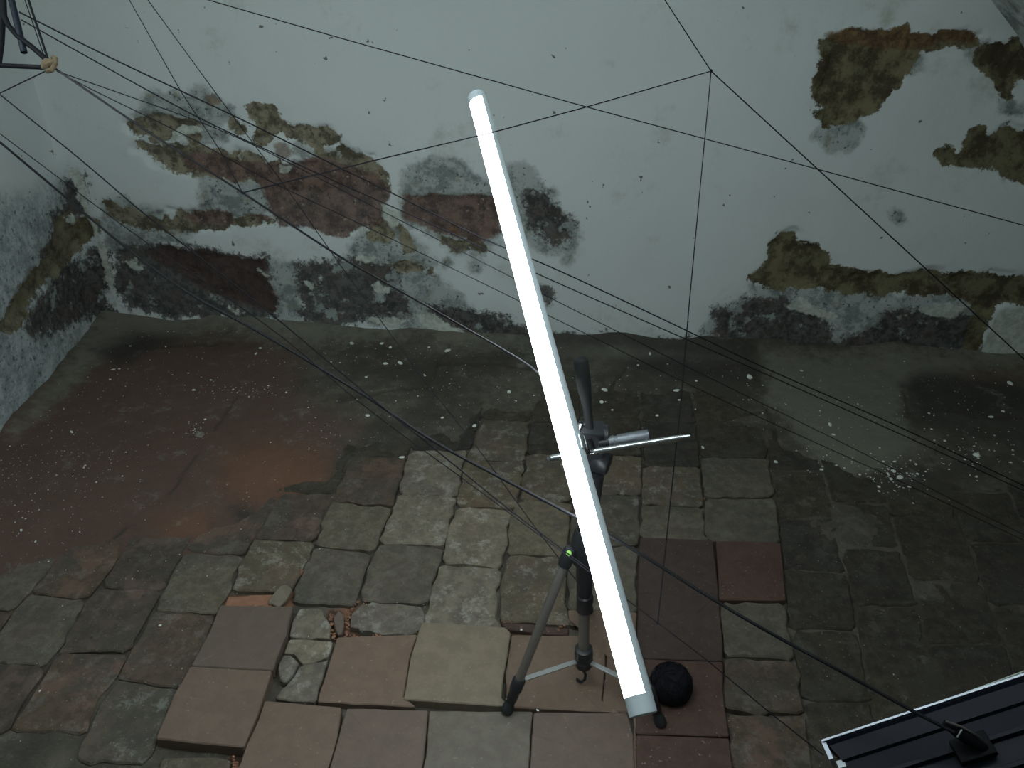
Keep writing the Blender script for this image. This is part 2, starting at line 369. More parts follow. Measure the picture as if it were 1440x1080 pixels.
MAP['white'] += [sh([(460,310),(600,320),(560,345),(480,350),(400,400),(360,420),(420,350)],4,140,100),
  sh([(770,490),(800,480),(790,510)],4,140,100), sh([(1000,530),(1080,540),(1050,580),(1010,570)],4,140,100),
  [(173,368),(190,365),(202,375),(198,388),(186,378)], [(240,342),(255,345),(250,352)], [(446,386),(453,385),(453,405),(447,400)],[(425,395),(440,398),(438,408)],[(363,380),(378,388),(374,393)],
  sh([(220,350),(240,360),(310,400),(330,460),(280,480),(240,400)],4,480,200), sh([(90,480),(140,470),(160,500),(110,530)],4,480,200),sh([(100,640),(180,650),(170,670),(90,660)],4,480,200),
  sh([(490,250),(530,230),(590,260),(600,290),(540,300),(500,290)],4,400,340), sh([(440,430),(600,420),(700,440),(640,480),(520,460)],4,400,340), sh([(760,420),(850,410),(900,460),(1000,500),(1020,520),(900,510),(800,480)],4,400,340),
  sh([(870,490),(960,530),(920,540)],4.8,140,330),
  [(100,240),(112,236),(120,262),(128,300),(148,350),(160,400),(168,430),(160,432),(152,400),(140,350),(125,305)]]
# right group
MAP['brown'] += [sh([(590,175),(660,145),(720,130),(860,130),(920,115),(950,85),(960,145),(1000,150),(1060,155),(1120,135),(1200,135),(1250,150),(1260,190),(1160,190),(1130,190),(1060,200),(1005,210),(1000,230),(930,300),(910,340),(870,380),(820,450),(790,475),(700,500),(640,520),(600,530),(595,500),(570,475),(600,460),(560,400),(548,345),(590,290),(600,230)],3,960,0),
  sh([(1280,190),(1370,190),(1410,155),(1500,180),(1500,330),(1400,320),(1390,400),(1370,420),(1340,370),(1330,330),(1290,300),(1240,270),(1240,220)],3,960,0),
  sh([(1075,650),(1130,620),(1160,660),(1190,640),(1220,570),(1270,545),(1300,580),(1350,560),(1380,530),(1420,560),(1500,560),(1500,780),(1380,755),(1340,725),(1280,705),(1200,700),(1140,685),(1110,700),(1095,670)],3,960,0),
  sh([(385,120),(410,85),(470,90),(490,120),(560,140),(600,180),(610,230),(680,240),(760,250),(830,250),(875,270),(960,255),(1020,250),(1110,270),(1200,255),(1330,265),(1500,285),(1500,385),(1330,380),(1300,440),(1290,480),(1265,510),(1250,590),(1200,580),(1230,420),(1220,370),(1100,340),(900,340),(700,340),(560,310),(440,310),(390,320),(310,300),(295,285),(320,250),(370,200)],3,960,300)]
MAP['grey'] += [sh([(590,200),(760,200),(860,240),(1010,225),(1000,285),(920,300),(700,290),(600,260)],3,960,0), sh([(600,545),(740,515),(755,540),(735,600),(690,635),(640,645),(610,640),(580,590),(550,575)],3,960,0),
  sh([(1230,180),(1290,170),(1290,260),(1240,260),(1210,220)],3,960,0), sh([(1350,430),(1440,450),(1440,480),(1350,470)],3,960,0),
  sh([(300,310),(440,310),(560,310),(900,345),(1220,350),(1240,430),(1240,600),(700,615),(430,600),(200,600),(80,560),(90,480),(130,410),(220,380),(300,350)],3,960,300),
  (1264,303,7)]
MAP['dark'] += [sh([(130,420),(250,380),(420,370),(450,410),(540,430),(620,480),(620,540),(560,600),(440,590),(370,545),(300,580),(200,590),(170,540)],3,960,300),
  sh([(700,545),(800,500),(870,430),(960,405),(1020,425),(1120,460),(1200,430),(1245,440),(1240,560),(1200,595),(900,605),(700,615),(560,610),(440,590),(500,560)],3,960,300),
  sh([(0,555),(60,575),(300,590),(300,615),(60,640),(0,610)],3,960,300)]
MAP['dark'] += [sh([(0,40),(200,45),(330,60),(330,110),(150,110),(0,90)],4,480,420)]
MAP['white'] += [sh([(450,400),(500,365),(540,390),(600,410),(665,440),(640,450),(560,435),(500,415)],3,960,300), sh([(975,405),(1070,375),(1220,390),(1180,425),(1130,445),(1000,415)],3,960,300),
  sh([(310,580),(370,550),(440,575),(430,590),(330,600)],3,960,300), sh([(1260,590),(1280,500),(1330,420),(1360,395),(1500,400),(1500,585)],3,960,300)]
# left wall
MAP['mould'] += [[(-80,300),(-40,280),(10,262),(40,262),(75,240),(95,222),(112,225),(125,260),(132,300),(150,350),(160,430),(120,520),(60,590),(0,660),(-80,720)]]
MAP['brown'] += [sh([(490,780),(560,740),(620,790),(760,760),(820,800),(830,870),(760,940),(660,1000),(560,1080),(420,1080),(400,1000),(480,900)],6,0,180),
  [(0,462),(15,430),(30,405),(55,380),(80,358),(100,345),(112,350),(90,372),(60,400),(42,430),(28,455),(8,465)]]
MAP['dark'] += [[(42,452),(60,420),(80,392),(105,368),(135,350),(150,360),(155,395),(153,430),(140,445),(120,440),(95,455),(70,470),(40,468)], [(75,330),(90,260),(110,250),(120,275),(110,300),(90,330),(60,360)],
  [(155,430),(160,440),(130,490),(90,540),(60,580),(58,570),(95,520),(130,470)]]
MAP['white'] += [sh([(540,760),(600,730),(620,760),(600,800),(560,790)],6,0,180), sh([(640,1060),(700,1000),(760,1000),(740,1050),(680,1080)],6,0,180)]
for k in MAP: MAP[k] = [p for p in MAP[k] if not (len(p) == 3 and np.isscalar(p[0]) and p[2] <= 1)]

def set_attr(me, name, arr):
    a = me.attributes.new(name, 'FLOAT', 'POINT'); a.data.foreach_set('value', np.asarray(arr, np.float32))

def grid_faces(nu, nv):
    i = np.arange(nu-1)[:, None]*nv+np.arange(nv-1)[None, :]
    return np.stack([i, i+nv, i+nv+1, i+1], -1).reshape(-1, 4)
def build_mesh(name, V, Fc, mat, attrs, parent=None):
    used = np.unique(Fc); rem = np.full(len(V), -1, np.int64); rem[used] = np.arange(len(used))
    V2 = V[used]; F2 = rem[Fc]
    me = bpy.data.meshes.new(name)
    me.vertices.add(len(V2)); me.vertices.foreach_set('co', V2.astype(np.float32).ravel())
    me.loops.add(F2.size); me.loops.foreach_set('vertex_index', F2.ravel().astype(np.int32))
    me.polygons.add(len(F2)); me.polygons.foreach_set('loop_start', np.arange(0, F2.size, 4, dtype=np.int32))
    me.update(calc_edges=True); me.validate()
    me.polygons.foreach_set('use_smooth', [True]*len(me.polygons))
    for k, a in attrs.items(): set_attr(me, k, a[used])
    me.materials.append(mat)
    o = link(bpy.data.objects.new(name, me))
    if parent: o.parent = parent
    return o

def wall(name, A, B, nrm, us, zs, arch=None, fine=True):
    """A->B horizontal line, us along it (m), zs heights; nrm points into the room. Bare patches become child parts."""
    A = np.array(A, float); B = np.array(B, float); d = (B-A)/np.linalg.norm(B-A)
    U, Z = np.meshgrid(us, zs, indexing='ij'); U = U.ravel(); Z = Z.ravel()
    V = np.stack([A[0]+d[0]*U, A[1]+d[1]*U, Z], -1)
    px = topx(V)
    attrs = {k: field(px, MAP[k]) for k in MAP}
    j = fbm(U*9, Z*9, 5, 3)*17+fbm(U*45, Z*45, 3, 5)*7
    def sm(v, w): return 1/(1+np.exp(-np.clip(v/w, -30, 30)))
    bare = np.maximum(sm(attrs['brown']+j, 1.5), sm(attrs['red']+.8*j, 1.5))
    dk = sm(attrs['dark']+j, 4); gr = sm(attrs['grey']+j, 3); wh = sm(attrs['white']+.7*j, 1.5)
    depth = bare*(.012+.008*fbm(U*30, Z*30, 4, 8))+np.maximum(dk-bare, 0)*(.006+.004*fbm(U*24, Z*24, 4, 9))+np.maximum(gr-bare-dk, 0)*.002
    depth *= (1-.85*wh)
    disp = .012*fbm(U*1.3, Z*1.3, 3, 11)+.0025*fbm(U*12, Z*12, 3, 12)-depth
    return V, U, Z, disp, attrs, np.where((bare > .5) & (wh < .5) & (np.maximum(attrs['brown'], attrs['red']) > -12), 1, 0), d

def arange(a, b, s): return np.linspace(a, b, int(round((b-a)/s))+1)
# left wall line
LA = np.array([-1.80, 2.52]); LD = np.array([.14, -.8]); LD = LD/np.linalg.norm(LD)
def left_x(y): return -1.80+(2.52-y)*.14/.8
# vault profile (x, z) from the right floor corner over the top to the left wall
PROF = [(1.63, 0), (1.62, .25), (1.56, .52), (1.44, .80), (1.345, .93), (1.255, 1.029), (1.174, 1.102), (1.134, 1.138), (1.0, 1.28), (.8, 1.5), (.5, 1.75), (.1, 1.93), (-.4, 1.98), (-.9, 1.9), (-1.3, 1.74), (-1.6, 1.52), (-1.9, 1.2)]
def vault_z(x):
    xs = [p[0] for p in PROF][::-1]; zs = [p[1] for p in PROF][::-1]; return np.interp(x, xs, zs)

def finish_wall(name, V, U, Z, disp, attrs, cls, shape, normal, keep, corner):
    disp = disp+corner
    V = V+np.array(normal)[None, :]*disp[:, None]
    Fc = grid_faces(*shape); Fc = Fc[keep(V[Fc].mean(1))]
    bare = cls[Fc].sum(1) >= 3
    # connected patches, small ones stay in the wall
    idx = np.where(bare)[0]; pid = np.full(len(Fc), -1)
    owner = {}
    for f in idx:
        for v in Fc[f]: owner.setdefault(int(v), []).append(int(f))
    seen = set(); patches = []
    for f in idx:
        f = int(f)
        if f in seen: continue
        st = [f]; seen.add(f); comp = []
        while st:
            g = st.pop(); comp.append(g)
            for v in Fc[g]:
                for hh in owner[int(v)]:
                    if hh not in seen: seen.add(hh); st.append(hh)
        if len(comp) > 260: patches.append(comp)
    mask = np.ones(len(Fc), bool)
    for c in patches: mask[c] = False
    w = build_mesh(name, V, Fc[mask], MW, attrs); w['kind'] = 'structure'
    for c in patches: build_mesh('bare_masonry', V, Fc[c], MW, attrs, w)
    return w
S = .008
us = arange(0, 3.45, S); zs = np.concatenate([arange(-.03, 1.2, S), arange(1.25, 2.0, .05)])
V, U, Z, disp, attrs, cls, d = wall('wall_back', (-1.82, 2.52), (1.7, 2.52), None, us, zs)
corner = .035*np.exp(-np.abs(U-.02)/.045)
finish_wall('wall_back', V, U, Z, disp, attrs, cls, (len(us), len(zs)), (0, -1, 0), lambda c: c[:, 2] < vault_z(c[:, 0])+.06, corner)
us = np.concatenate([arange(0, 1.25, S), arange(1.3, 5.7, .1)])
V, U, Z, disp, attrs, cls, d = wall('wall_left', LA-LD*.02, LA+LD, None, us, zs)
corner = .035*np.exp(-np.abs(U-.02)/.045)
finish_wall('wall_left', V, U, Z, disp, attrs, cls, (len(us), len(zs)), (.985, .172, 0), lambda c: c[:, 2] < 1.75, corner)

# vault and right wall, one curved skin; back of the room
ys = np.concatenate([arange(1.0, 2.56, .03), arange(-3.05, .9, .2)[::-1]*1.0]); ys = np.sort(ys)
pp = []; P_ = np.array(PROF)
for a, b in zip(P_, P_[1:]):
    for t in np.linspace(0, 1, 7)[:-1]: pp.append(a+(b-a)*t)
pp.append(P_[-1]); pp = np.array(pp)
def vgrid(name, sel, kindname):
    q = pp[sel]; X = np.repeat(q[:, 0], len(ys)); Zz = np.repeat(q[:, 1], len(ys)); Y = np.tile(ys, len(q))
    n = .010*fbm(Y*5, (X+Zz)*5, 4, 21)+.004*fbm(Y*22, (X+Zz)*22, 3, 22)
    edge = np.exp(-(2.52-Y)/.04)*.0
    V = np.stack([X+n, Y, Zz+n-edge], -1)
    px = topx(V); at_ = {k: np.full(len(V), -40.) for k in MAP}
    at_['grey'] = field(px, [[(1398,-5),(1415,15),(1430,35),(1438,52),(1430,50),(1415,30),(1400,8)], (1425, 5, 12), (1455, 30, 14)])
    o = build_mesh(name, V, grid_faces(len(q), len(ys)), MW, at_); o['kind'] = 'structure'; return o
vgrid('wall_right', slice(0, 19), 'w'); vgrid('ceiling', slice(18, None), 'c')
# wall behind the camera
o = mesh_obj('wall_front', [(-1.9, -3.0, -.05), (1.7, -3.0, -.05), (1.7, -3.0, 2.1), (-1.9, -3.0, 2.1), (-1.9, -3.12, -.05), (1.7, -3.12, -.05), (1.7, -3.12, 2.1), (-1.9, -3.12, 2.1)],
    [(3, 2, 1, 0), (4, 5, 6, 7), (0, 1, 5, 4), (1, 2, 6, 5), (2, 3, 7, 6), (3, 0, 4, 7)], MW); o['kind'] = 'structure'
for k in MAP: set_attr(o.data, k, np.full(8, -40.))

# ------------------------------------------------------------------ tile layout: column boundaries in photo pixels
B_ = [
 [(80,785),(40,835),(15,862),(0,885)],
 [(180,757),(150,810),(122,842),(107,870),(87,905),(65,937),(40,980),(15,1022),(0,1045)],
 [(262,770),(240,807),(220,847),(210,865),(187,907),(172,940),(140,982),(125,1020),(100,1072)],
 [(355,760),(332,800),(326,830),(312,852),(295,895),(270,942),(245,985),(222,1042),(208,1076)],
 [(495,640),(485,660),(470,700),(457,722),(445,757),(427,797),(410,832),(414,855),(405,895),(390,935),(378,970),(365,1010),(347,1050),(340,1070)],
 [(572,640),(560,690),(552,710),(535,760),(522,782),(507,825),(502,850),(490,885),(474,897),(467,920),(455,957),(445,990),(487,998),(476,1037),(467,1070)],
 [(672,605),(660,632),(650,660),(640,710),(625,765),(622,785),(607,825),(601,847),(590,885),(577,927),(567,990),(606,1002),(600,1040),(597,1070)],
 [(745,597),(740,640),(730,702),(717,727),(712,775),(702,825),(700,873),(719,893),(710,950),(705,995),(750,1001),(747,1035),(745,1075)],
 [(815,600),(812,640),(806,700),(801,760),(796,830),(800,875),(852,893),(852,935),(846,1000),(892,1005),(892,1040),(893,1075)],
 [(902,600),(904,655),(901,710),(899,767),(897,810),(896,860),(894,940),(893,1030),(893,1075)],
 [(980,600),(985,640),(986,660),(990,700),(991,757),(1010,762),(1010,825),(1011,850),(1017,910),(1017,970),(1020,1000),(1027,1047),(1030,1075)],
 [(1078,620),(1085,670),(1095,720),(1098,763),(1107,863),(1120,927),(1127,973),(1133,1003),(1143,1063)],
 [(1152,640),(1165,690),(1175,722),(1180,767),(1192,815),(1202,860),(1212,920),(1222,970),(1232,1010)],
 [(1238,660),(1255,732),(1272,790),(1292,852),(1302,910),(1325,955),(1335,1000)],
 [(1330,680),(1345,722),(1372,790),(1394,850),(1415,910),(1440,980)],
 [(1425,700),(1450,770),(1480,840),(1510,900),(1550,980)]]
BW = []
for b in B_:
    w = [onfloor(*p)[:2] for p in b]      # world polyline from far to near
    dx = (w[0]-w[-1]); dx = dx/np.linalg.norm(dx)
    far = w[0].copy(); far[1] += (2.46-w[0][1]); far[0] += (2.46-w[0][1])*.03
    near = w[-1].copy(); near[1] = .1
    BW.append([far]+w+[near])
left_edge = [np.array([BW[0][i][0]-.2-.0*i, BW[0][i][1]]) for i in range(len(BW[0]))]
BW2 = [[np.array([p[0]-.42, p[1]]) for p in BW[0]], [np.array([p[0]-.21, p[1]]) for p in BW[0]]]+BW+[[np.array([p[0]+.2, p[1]]) for p in BW[-1]]]
def cut_pt(b, y):   # point on a boundary where the photo row is y
    q = topx(np.array([[p[0], p[1], 0] for p in b]))[:, 1]
    for i in range(len(b)-1):
        if q[i] <= y <= q[i+1]:
            # refine with a perspective safe bisection
            lo, hi = 0., 1.
            for _ in range(24):
                t = (lo+hi)/2; pt = b[i]*(1-t)+b[i+1]*t
                if topx(np.array([[pt[0], pt[1], 0]]))[0, 1] < y: lo = t
                else: hi = t
            return i+t, pt
    return (0, b[0]) if y < q[0] else (len(b)-1, b[-1])
# per column: list of (left_y, right_y, kind of the tile BELOW this cut, raise in mm); 'x' = gap
def far_rows(y0l, y0r, y1): pass
COL = {
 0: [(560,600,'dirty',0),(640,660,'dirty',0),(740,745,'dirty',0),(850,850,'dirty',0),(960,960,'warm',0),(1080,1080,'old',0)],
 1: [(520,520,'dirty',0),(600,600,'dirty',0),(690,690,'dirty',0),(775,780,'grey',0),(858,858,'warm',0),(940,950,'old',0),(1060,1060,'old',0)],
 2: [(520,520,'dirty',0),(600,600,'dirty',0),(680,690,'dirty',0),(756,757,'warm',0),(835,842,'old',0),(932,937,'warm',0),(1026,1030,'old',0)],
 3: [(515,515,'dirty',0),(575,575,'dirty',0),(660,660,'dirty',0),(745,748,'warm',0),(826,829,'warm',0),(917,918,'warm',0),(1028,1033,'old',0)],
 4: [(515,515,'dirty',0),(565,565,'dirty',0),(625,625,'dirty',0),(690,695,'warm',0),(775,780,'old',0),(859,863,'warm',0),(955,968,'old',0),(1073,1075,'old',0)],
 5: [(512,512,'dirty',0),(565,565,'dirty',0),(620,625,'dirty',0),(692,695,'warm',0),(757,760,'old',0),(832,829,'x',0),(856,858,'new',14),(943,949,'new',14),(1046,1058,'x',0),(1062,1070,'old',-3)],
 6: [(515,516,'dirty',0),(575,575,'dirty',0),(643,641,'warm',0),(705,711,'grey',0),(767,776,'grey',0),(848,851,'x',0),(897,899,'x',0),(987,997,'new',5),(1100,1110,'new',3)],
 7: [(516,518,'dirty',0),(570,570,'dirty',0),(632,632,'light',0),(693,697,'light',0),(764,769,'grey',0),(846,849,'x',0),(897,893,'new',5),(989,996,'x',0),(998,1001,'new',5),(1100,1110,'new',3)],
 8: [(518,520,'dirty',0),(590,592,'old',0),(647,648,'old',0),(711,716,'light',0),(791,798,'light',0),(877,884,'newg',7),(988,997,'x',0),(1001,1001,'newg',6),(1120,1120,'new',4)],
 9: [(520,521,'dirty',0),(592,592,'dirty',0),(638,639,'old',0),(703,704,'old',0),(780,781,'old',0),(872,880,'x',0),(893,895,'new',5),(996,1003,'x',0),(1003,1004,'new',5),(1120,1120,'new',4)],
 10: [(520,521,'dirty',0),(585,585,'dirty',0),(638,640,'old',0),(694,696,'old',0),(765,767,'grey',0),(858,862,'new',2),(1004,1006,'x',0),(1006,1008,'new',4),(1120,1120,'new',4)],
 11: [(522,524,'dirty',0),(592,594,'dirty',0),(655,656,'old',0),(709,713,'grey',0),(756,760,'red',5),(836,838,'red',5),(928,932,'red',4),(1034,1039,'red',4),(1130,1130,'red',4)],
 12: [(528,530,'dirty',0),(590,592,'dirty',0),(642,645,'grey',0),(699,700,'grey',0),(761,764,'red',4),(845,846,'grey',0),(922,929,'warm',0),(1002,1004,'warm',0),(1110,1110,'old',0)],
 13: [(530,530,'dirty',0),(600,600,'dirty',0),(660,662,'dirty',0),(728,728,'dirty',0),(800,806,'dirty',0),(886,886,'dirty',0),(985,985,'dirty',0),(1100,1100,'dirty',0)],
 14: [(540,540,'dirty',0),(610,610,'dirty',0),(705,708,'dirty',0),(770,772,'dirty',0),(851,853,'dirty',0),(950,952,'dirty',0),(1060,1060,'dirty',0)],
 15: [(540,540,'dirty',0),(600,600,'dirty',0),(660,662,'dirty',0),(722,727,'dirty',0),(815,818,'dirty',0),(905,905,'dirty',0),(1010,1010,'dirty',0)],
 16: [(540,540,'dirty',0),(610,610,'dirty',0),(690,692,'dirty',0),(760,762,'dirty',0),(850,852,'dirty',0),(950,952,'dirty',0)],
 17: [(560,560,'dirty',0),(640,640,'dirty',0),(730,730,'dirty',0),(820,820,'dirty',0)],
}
def resample(poly, step):
    out = []
    n = len(poly)
    for i in range(n):
        a = poly[i]; b = poly[(i+1) % n]; L = np.linalg.norm(b-a); k = max(1, int(L/step))
        for t in range(k): out.append(a+(b-a)*t/k)
    return out
def chaikin(poly, rc=.006):
    out = []
    for i in range(len(poly)):
        a = poly[i]; b = poly[(i+1) % len(poly)]; L = np.linalg.norm(b-a)+1e-9; t = min(.3, rc/L); out += [a*(1-t)+b*t, a*t+b*(1-t)]
    return out
def inset(poly, d):
    poly = np.array(poly); n = len(poly)
    area = .5*np.sum(poly[:, 0]*np.roll(poly[:, 1], -1)-np.roll(poly[:, 0], -1)*poly[:, 1]); sgn = 1 if area > 0 else -1
    out = []
    for i in range(n):
        e1 = poly[i]-poly[i-1]; e2 = poly[(i+1) % n]-poly[i]
        e1 = e1/(np.linalg.norm(e1)+1e-9); e2 = e2/(np.linalg.norm(e2)+1e-9)
        nn = np.array([-(e1+e2)[1], (e1+e2)[0]])*sgn; nn = nn/(np.linalg.norm(nn)+1e-9)
        out.append(poly[i]+nn*d)
    return out
def slab(name, poly, z, thick, mat, parent, tilt=(0, 0), bev=.003, rag=.0012, gap=.003, label=None, rc=.010):
    """one tile / stone: a ragged outline, dropped edge, sloping top"""
    c = np.mean(poly, 0)
    p = inset([q-c for q in poly], gap)
    p = chaikin(p, rc)
    p = resample(p, .022)
    p = [q+rng.normal(0, rag, 2) for q in p]
    p1 = inset(p, bev); n = len(p)
    hz = lambda q: q[0]*tilt[0]+q[1]*tilt[1]
    V = [(q[0], q[1], -thick) for q in p]+[(q[0], q[1], -bev*.9+hz(q)) for q in p]+[(q[0], q[1], hz(q)+rng.normal(0, .0004)) for q in p1]+[(0, 0, 0)]
    Fc = []
    for i in range(n):
        j = (i+1) % n
        Fc += [(i, j, n+j, n+i), (n+i, n+j, 2*n+j, 2*n+i), (2*n+i, 2*n+j, 3*n)]
    ar = sum(p[i][0]*p[(i+1) % n][1]-p[(i+1) % n][0]*p[i][1] for i in range(n))
    if ar < 0: Fc = [f[::-1] for f in Fc]
    o = mesh_obj(name, V, Fc, mat, parent); o.location = (c[0], c[1], z)
    if label: o['label'] = label
    return o

TILES = []
for ci, cuts in COL.items():
    Lb = BW2[ci]; Rb = BW2[ci+1]
    for (a, b) in zip(cuts, cuts[1:]):
        if a[2] == 'x': continue
        iL0, pL0 = cut_pt(Lb, a[0]); iL1, pL1 = cut_pt(Lb, b[0]); iR0, pR0 = cut_pt(Rb, a[1]); iR1, pR1 = cut_pt(Rb, b[1])
        midL = [Lb[k] for k in range(int(math.floor(iL0))+1, int(math.ceil(iL1)))]
        midR = [Rb[k] for k in range(int(math.floor(iR0))+1, int(math.ceil(iR1)))]
        # drop interior points that step sideways too sharply at the very ends
        poly = [pL0]+[q for q in midL if min(np.linalg.norm(q-pL0), np.linalg.norm(q-pL1)) > .02]+[pL1, pR1]+[q for q in midR[::-1] if min(np.linalg.norm(q-pR0), np.linalg.norm(q-pR1)) > .02]+[pR0]
        TILES.append((poly, a[2], a[3]))

# ------------------------------------------------------------------ floor: earth bed as a height field
xs = np.concatenate([[-2.1, -1.98], arange(-1.9, 1.7, .0085), [1.8]])
yv = np.concatenate([[-3.1, -2, -1.3, -.9, -.5, -.1, .2], arange(.4, 2.58, .0085)])
X, Y = np.meshgrid(xs, yv, indexing='ij'); X = X.ravel(); Y = Y.ravel()
px = topx(np.stack([X, Y, 0*X], -1))
DIRT = [[(-400,300),(1700,300),(1700,560),(1440,700),(1330,700),(1240,690),(1160,665),(1100,640),(1060,600),(1000,560),(900,560),(800,560),(740,585),(680,590),(650,625),(560,630),(500,650),(470,690),(430,695),(400,710),(380,720),(350,745),(280,770),(190,765),(100,775),(40,800),(-60,840),(-400,900)]]
GREY_FAR = [(-500, 0)]
dm = field(px, DIRT, 80)
dirt = 1/(1+np.exp(-(dm+fbm(X*7, Y*7, 4, 31)*35)/9))
dR = field(px, [[(1080,640),(1160,680),(1700,700),(1700,1400),(1260,1400),(1150,1080),(1100,760)]], 80)
dirtR = 1/(1+np.exp(-(dR+fbm(X*9, Y*9, 4, 35)*25)/10))
hz = -.007+.003*fbm(X*14, Y*14, 4, 32)+.0015*fbm(X*60, Y*60, 3, 33)
ramp = np.clip((dm)/60, 0, 1)
hd = -.001+.005*fbm(X*5, Y*5, 4, 34)+.002*fbm(X*30, Y*30, 3, 36)+.012*ramp
clean = 1/(1+np.exp(-(field(px, [[(560,640),(700,590),(900,610),(985,640),(1090,660),(1140,1000),(1150,1400),(200,1400),(225,1060),(345,760),(430,760)]], 80)+fbm(X*9, Y*9, 4, 61)*14)/5))
hz = hz-.008*clean
h = hz*(1-dirt)+hd*dirt
h = np.maximum(h, (-.004+.0045*fbm(X*8, Y*8, 5, 37)+.001*fbm(X*50, Y*50, 2, 38))*dirtR+h*(1-dirtR))
dl = (X-left_x(Y))*.985
h += .05*np.exp(-np.maximum(2.52-Y, 0)/.055)*(.6+.5*fbm(X*6, Y*2, 3, 39))+.05*np.exp(-np.maximum(dl, 0)/.06)*(.6+.5*fbm(Y*6, X*2, 3, 40))
# long hollow joints still showing through the trodden earth
def seg_d(P, pts):
    d = np.full(len(P), 1e9)
    for (ax, ay), (bx, by) in zip(pts, pts[1:]):
        ex, ey = bx-ax, by-ay; t = np.clip(((P[:, 0]-ax)*ex+(P[:, 1]-ay)*ey)/(ex*ex+ey*ey), 0, 1)
        d = np.minimum(d, np.hypot(P[:, 0]-ax-t*ex, P[:, 1]-ay-t*ey))
    return d
pj = px+np.stack([fbm(X*12, Y*12, 3, 51), fbm(X*12, Y*12, 3, 52)], -1)*5
J = [[(632,490),(616,516),(606,545)],[(618,516),(690,515),(745,521)],[(334,560),(312,590),(300,610)],[(275,645),(240,700)],[(200,490),(330,488)],[(1268,555),(1278,590)],[(1000,523),(1060,525),(1068,540)],[(985,523),(1040,518)],
     [(1255,720),(1380,726)],[(1070,580),(1000,590)],[(880,520),(850,560)],[(600,545),(480,565)],[(1330,580),(1440,590)],[(150,760),(180,740)],[(860,562),(960,585)],[(1080,575),(1095,640)]]
jd = np.full(len(X), 99.)
for s_ in J: jd = np.minimum(jd, seg_d(pj, s_))
joint = np.exp(-(jd/2.6)**2); h -= .008*joint
ga = {'redd': field(px, [[(-60,640),(60,560),(150,490),(210,478),(330,475),(420,490),(420,560),(500,600),(470,660),(430,740),(330,790),(120,790),(60,860),(-60,900)]], 80),
      'orange': field(px, [[(318,640),(380,625),(450,640),(465,680),(430,700),(350,712),(310,690)], [(225,735),(285,720),(300,750),(240,765)], [(1350,520),(1440,525),(1440,545),(1360,545)]], 80),
      'pale': field(px, [[(160,430),(230,455),(420,455),(600,475),(440,490),(300,470),(200,480),(130,520),(60,590),(20,620),(100,520)], [(1070,505),(1440,500),(1440,522),(1280,530),(1265,590),(1290,640),(1200,675),(1140,640),(1080,560)], [(600,468),(760,478),(1000,500),(1060,520),(800,500),(620,490)]], 80),
      'black': field(px, [[(745,480),(800,481),(880,481),(960,488),(1010,496),(1055,510),(1000,513),(950,505),(860,498),(760,496)], [(880,512),(960,506),(1062,516),(1068,530),(1000,520),(900,524)], [(1265,545),(1300,530),(1450,545),(1450,580),(1300,590)], [(860,510),(960,500),(1060,510),(1060,530),(950,535)], [(130,500),(190,475),(250,480),(170,520)], [(325,715),(355,712),(360,735),(335,735)],[(300,742),(318,745),(315,755),(300,755)]], 80),
      'joint': joint, 'rub': field(px, [[(458,852),(512,845),(506,888),(598,886),(592,902),(480,900),(466,898)], [(312,830),(392,832),(428,792),(430,812),(404,858),(312,858)], [(700,872),(800,876),(798,892),(712,888)], [(318,1056),(340,1056),(334,1084),(316,1084)]], 80)}
fl = build_mesh('floor', np.stack([X, Y, h], -1), grid_faces(len(xs), len(yv)), MG, ga); fl['kind'] = 'structure'
def ground_z(x, y):
    k = int(np.argmin(np.abs(xs-x)))*len(yv)+int(np.argmin(np.abs(yv-y))); return float(h[k])

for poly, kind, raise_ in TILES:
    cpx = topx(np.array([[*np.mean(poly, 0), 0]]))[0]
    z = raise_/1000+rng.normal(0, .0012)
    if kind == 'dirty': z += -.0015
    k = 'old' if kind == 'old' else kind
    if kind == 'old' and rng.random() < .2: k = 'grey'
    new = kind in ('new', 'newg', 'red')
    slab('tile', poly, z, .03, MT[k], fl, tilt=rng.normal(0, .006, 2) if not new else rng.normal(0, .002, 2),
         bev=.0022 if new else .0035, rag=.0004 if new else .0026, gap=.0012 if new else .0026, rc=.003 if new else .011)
def stone(name, pts, kind, z, thick=.028, rag=.0015, mat=None, parent=fl):
    return slab(name, [onfloor(*p)[:2] for p in pts], z, thick, mat or MT[kind], parent, tilt=rng.normal(0, .01, 2), bev=.0022, rag=rag, gap=.0008, rc=.004)
# the broken stones between the new tiles
stone('tile_fragment', [(505,852),(520,847),(560,848),(592,852),(598,865),(594,884),(575,893),(540,893),(505,886),(492,880),(494,865)], 'light', .001)
stone('tile_fragment', [(421,854),(452,855),(458,868),(467,880),(465,897),(440,897),(406,893),(412,870)], 'light', -.002)
stone('tile_fragment', [(477,857),(485,868),(486,885),(478,895),(470,882),(468,868)], 'new', .003)
stone('tile_fragment', [(406,900),(468,902),(462,925),(440,934),(424,935),(414,922),(400,920)], 'light', .002)
stone('tile_fragment', [(424,936),(440,935),(461,928),(446,988),(415,987),(386,984),(400,968)], 'light', .003)
stone('tile_fragment', [(398,924),(411,922),(422,935),(412,950),(402,962),(393,955),(390,940)], 'light', .004)
stone('tile_fragment', [(318,838),(350,833),(392,834),(388,852),(356,854),(314,852)], 'warm', -.005, mat=M_RUB)
stone('tile_fragment', [(703,874),(740,874),(800,880),(798,890),(745,888),(712,884)], 'red', -.005)
stone('tile_fragment', [(227,1064),(280,1060),(322,1064),(325,1078),(300,1110),(215,1110)], 'old', -.006)
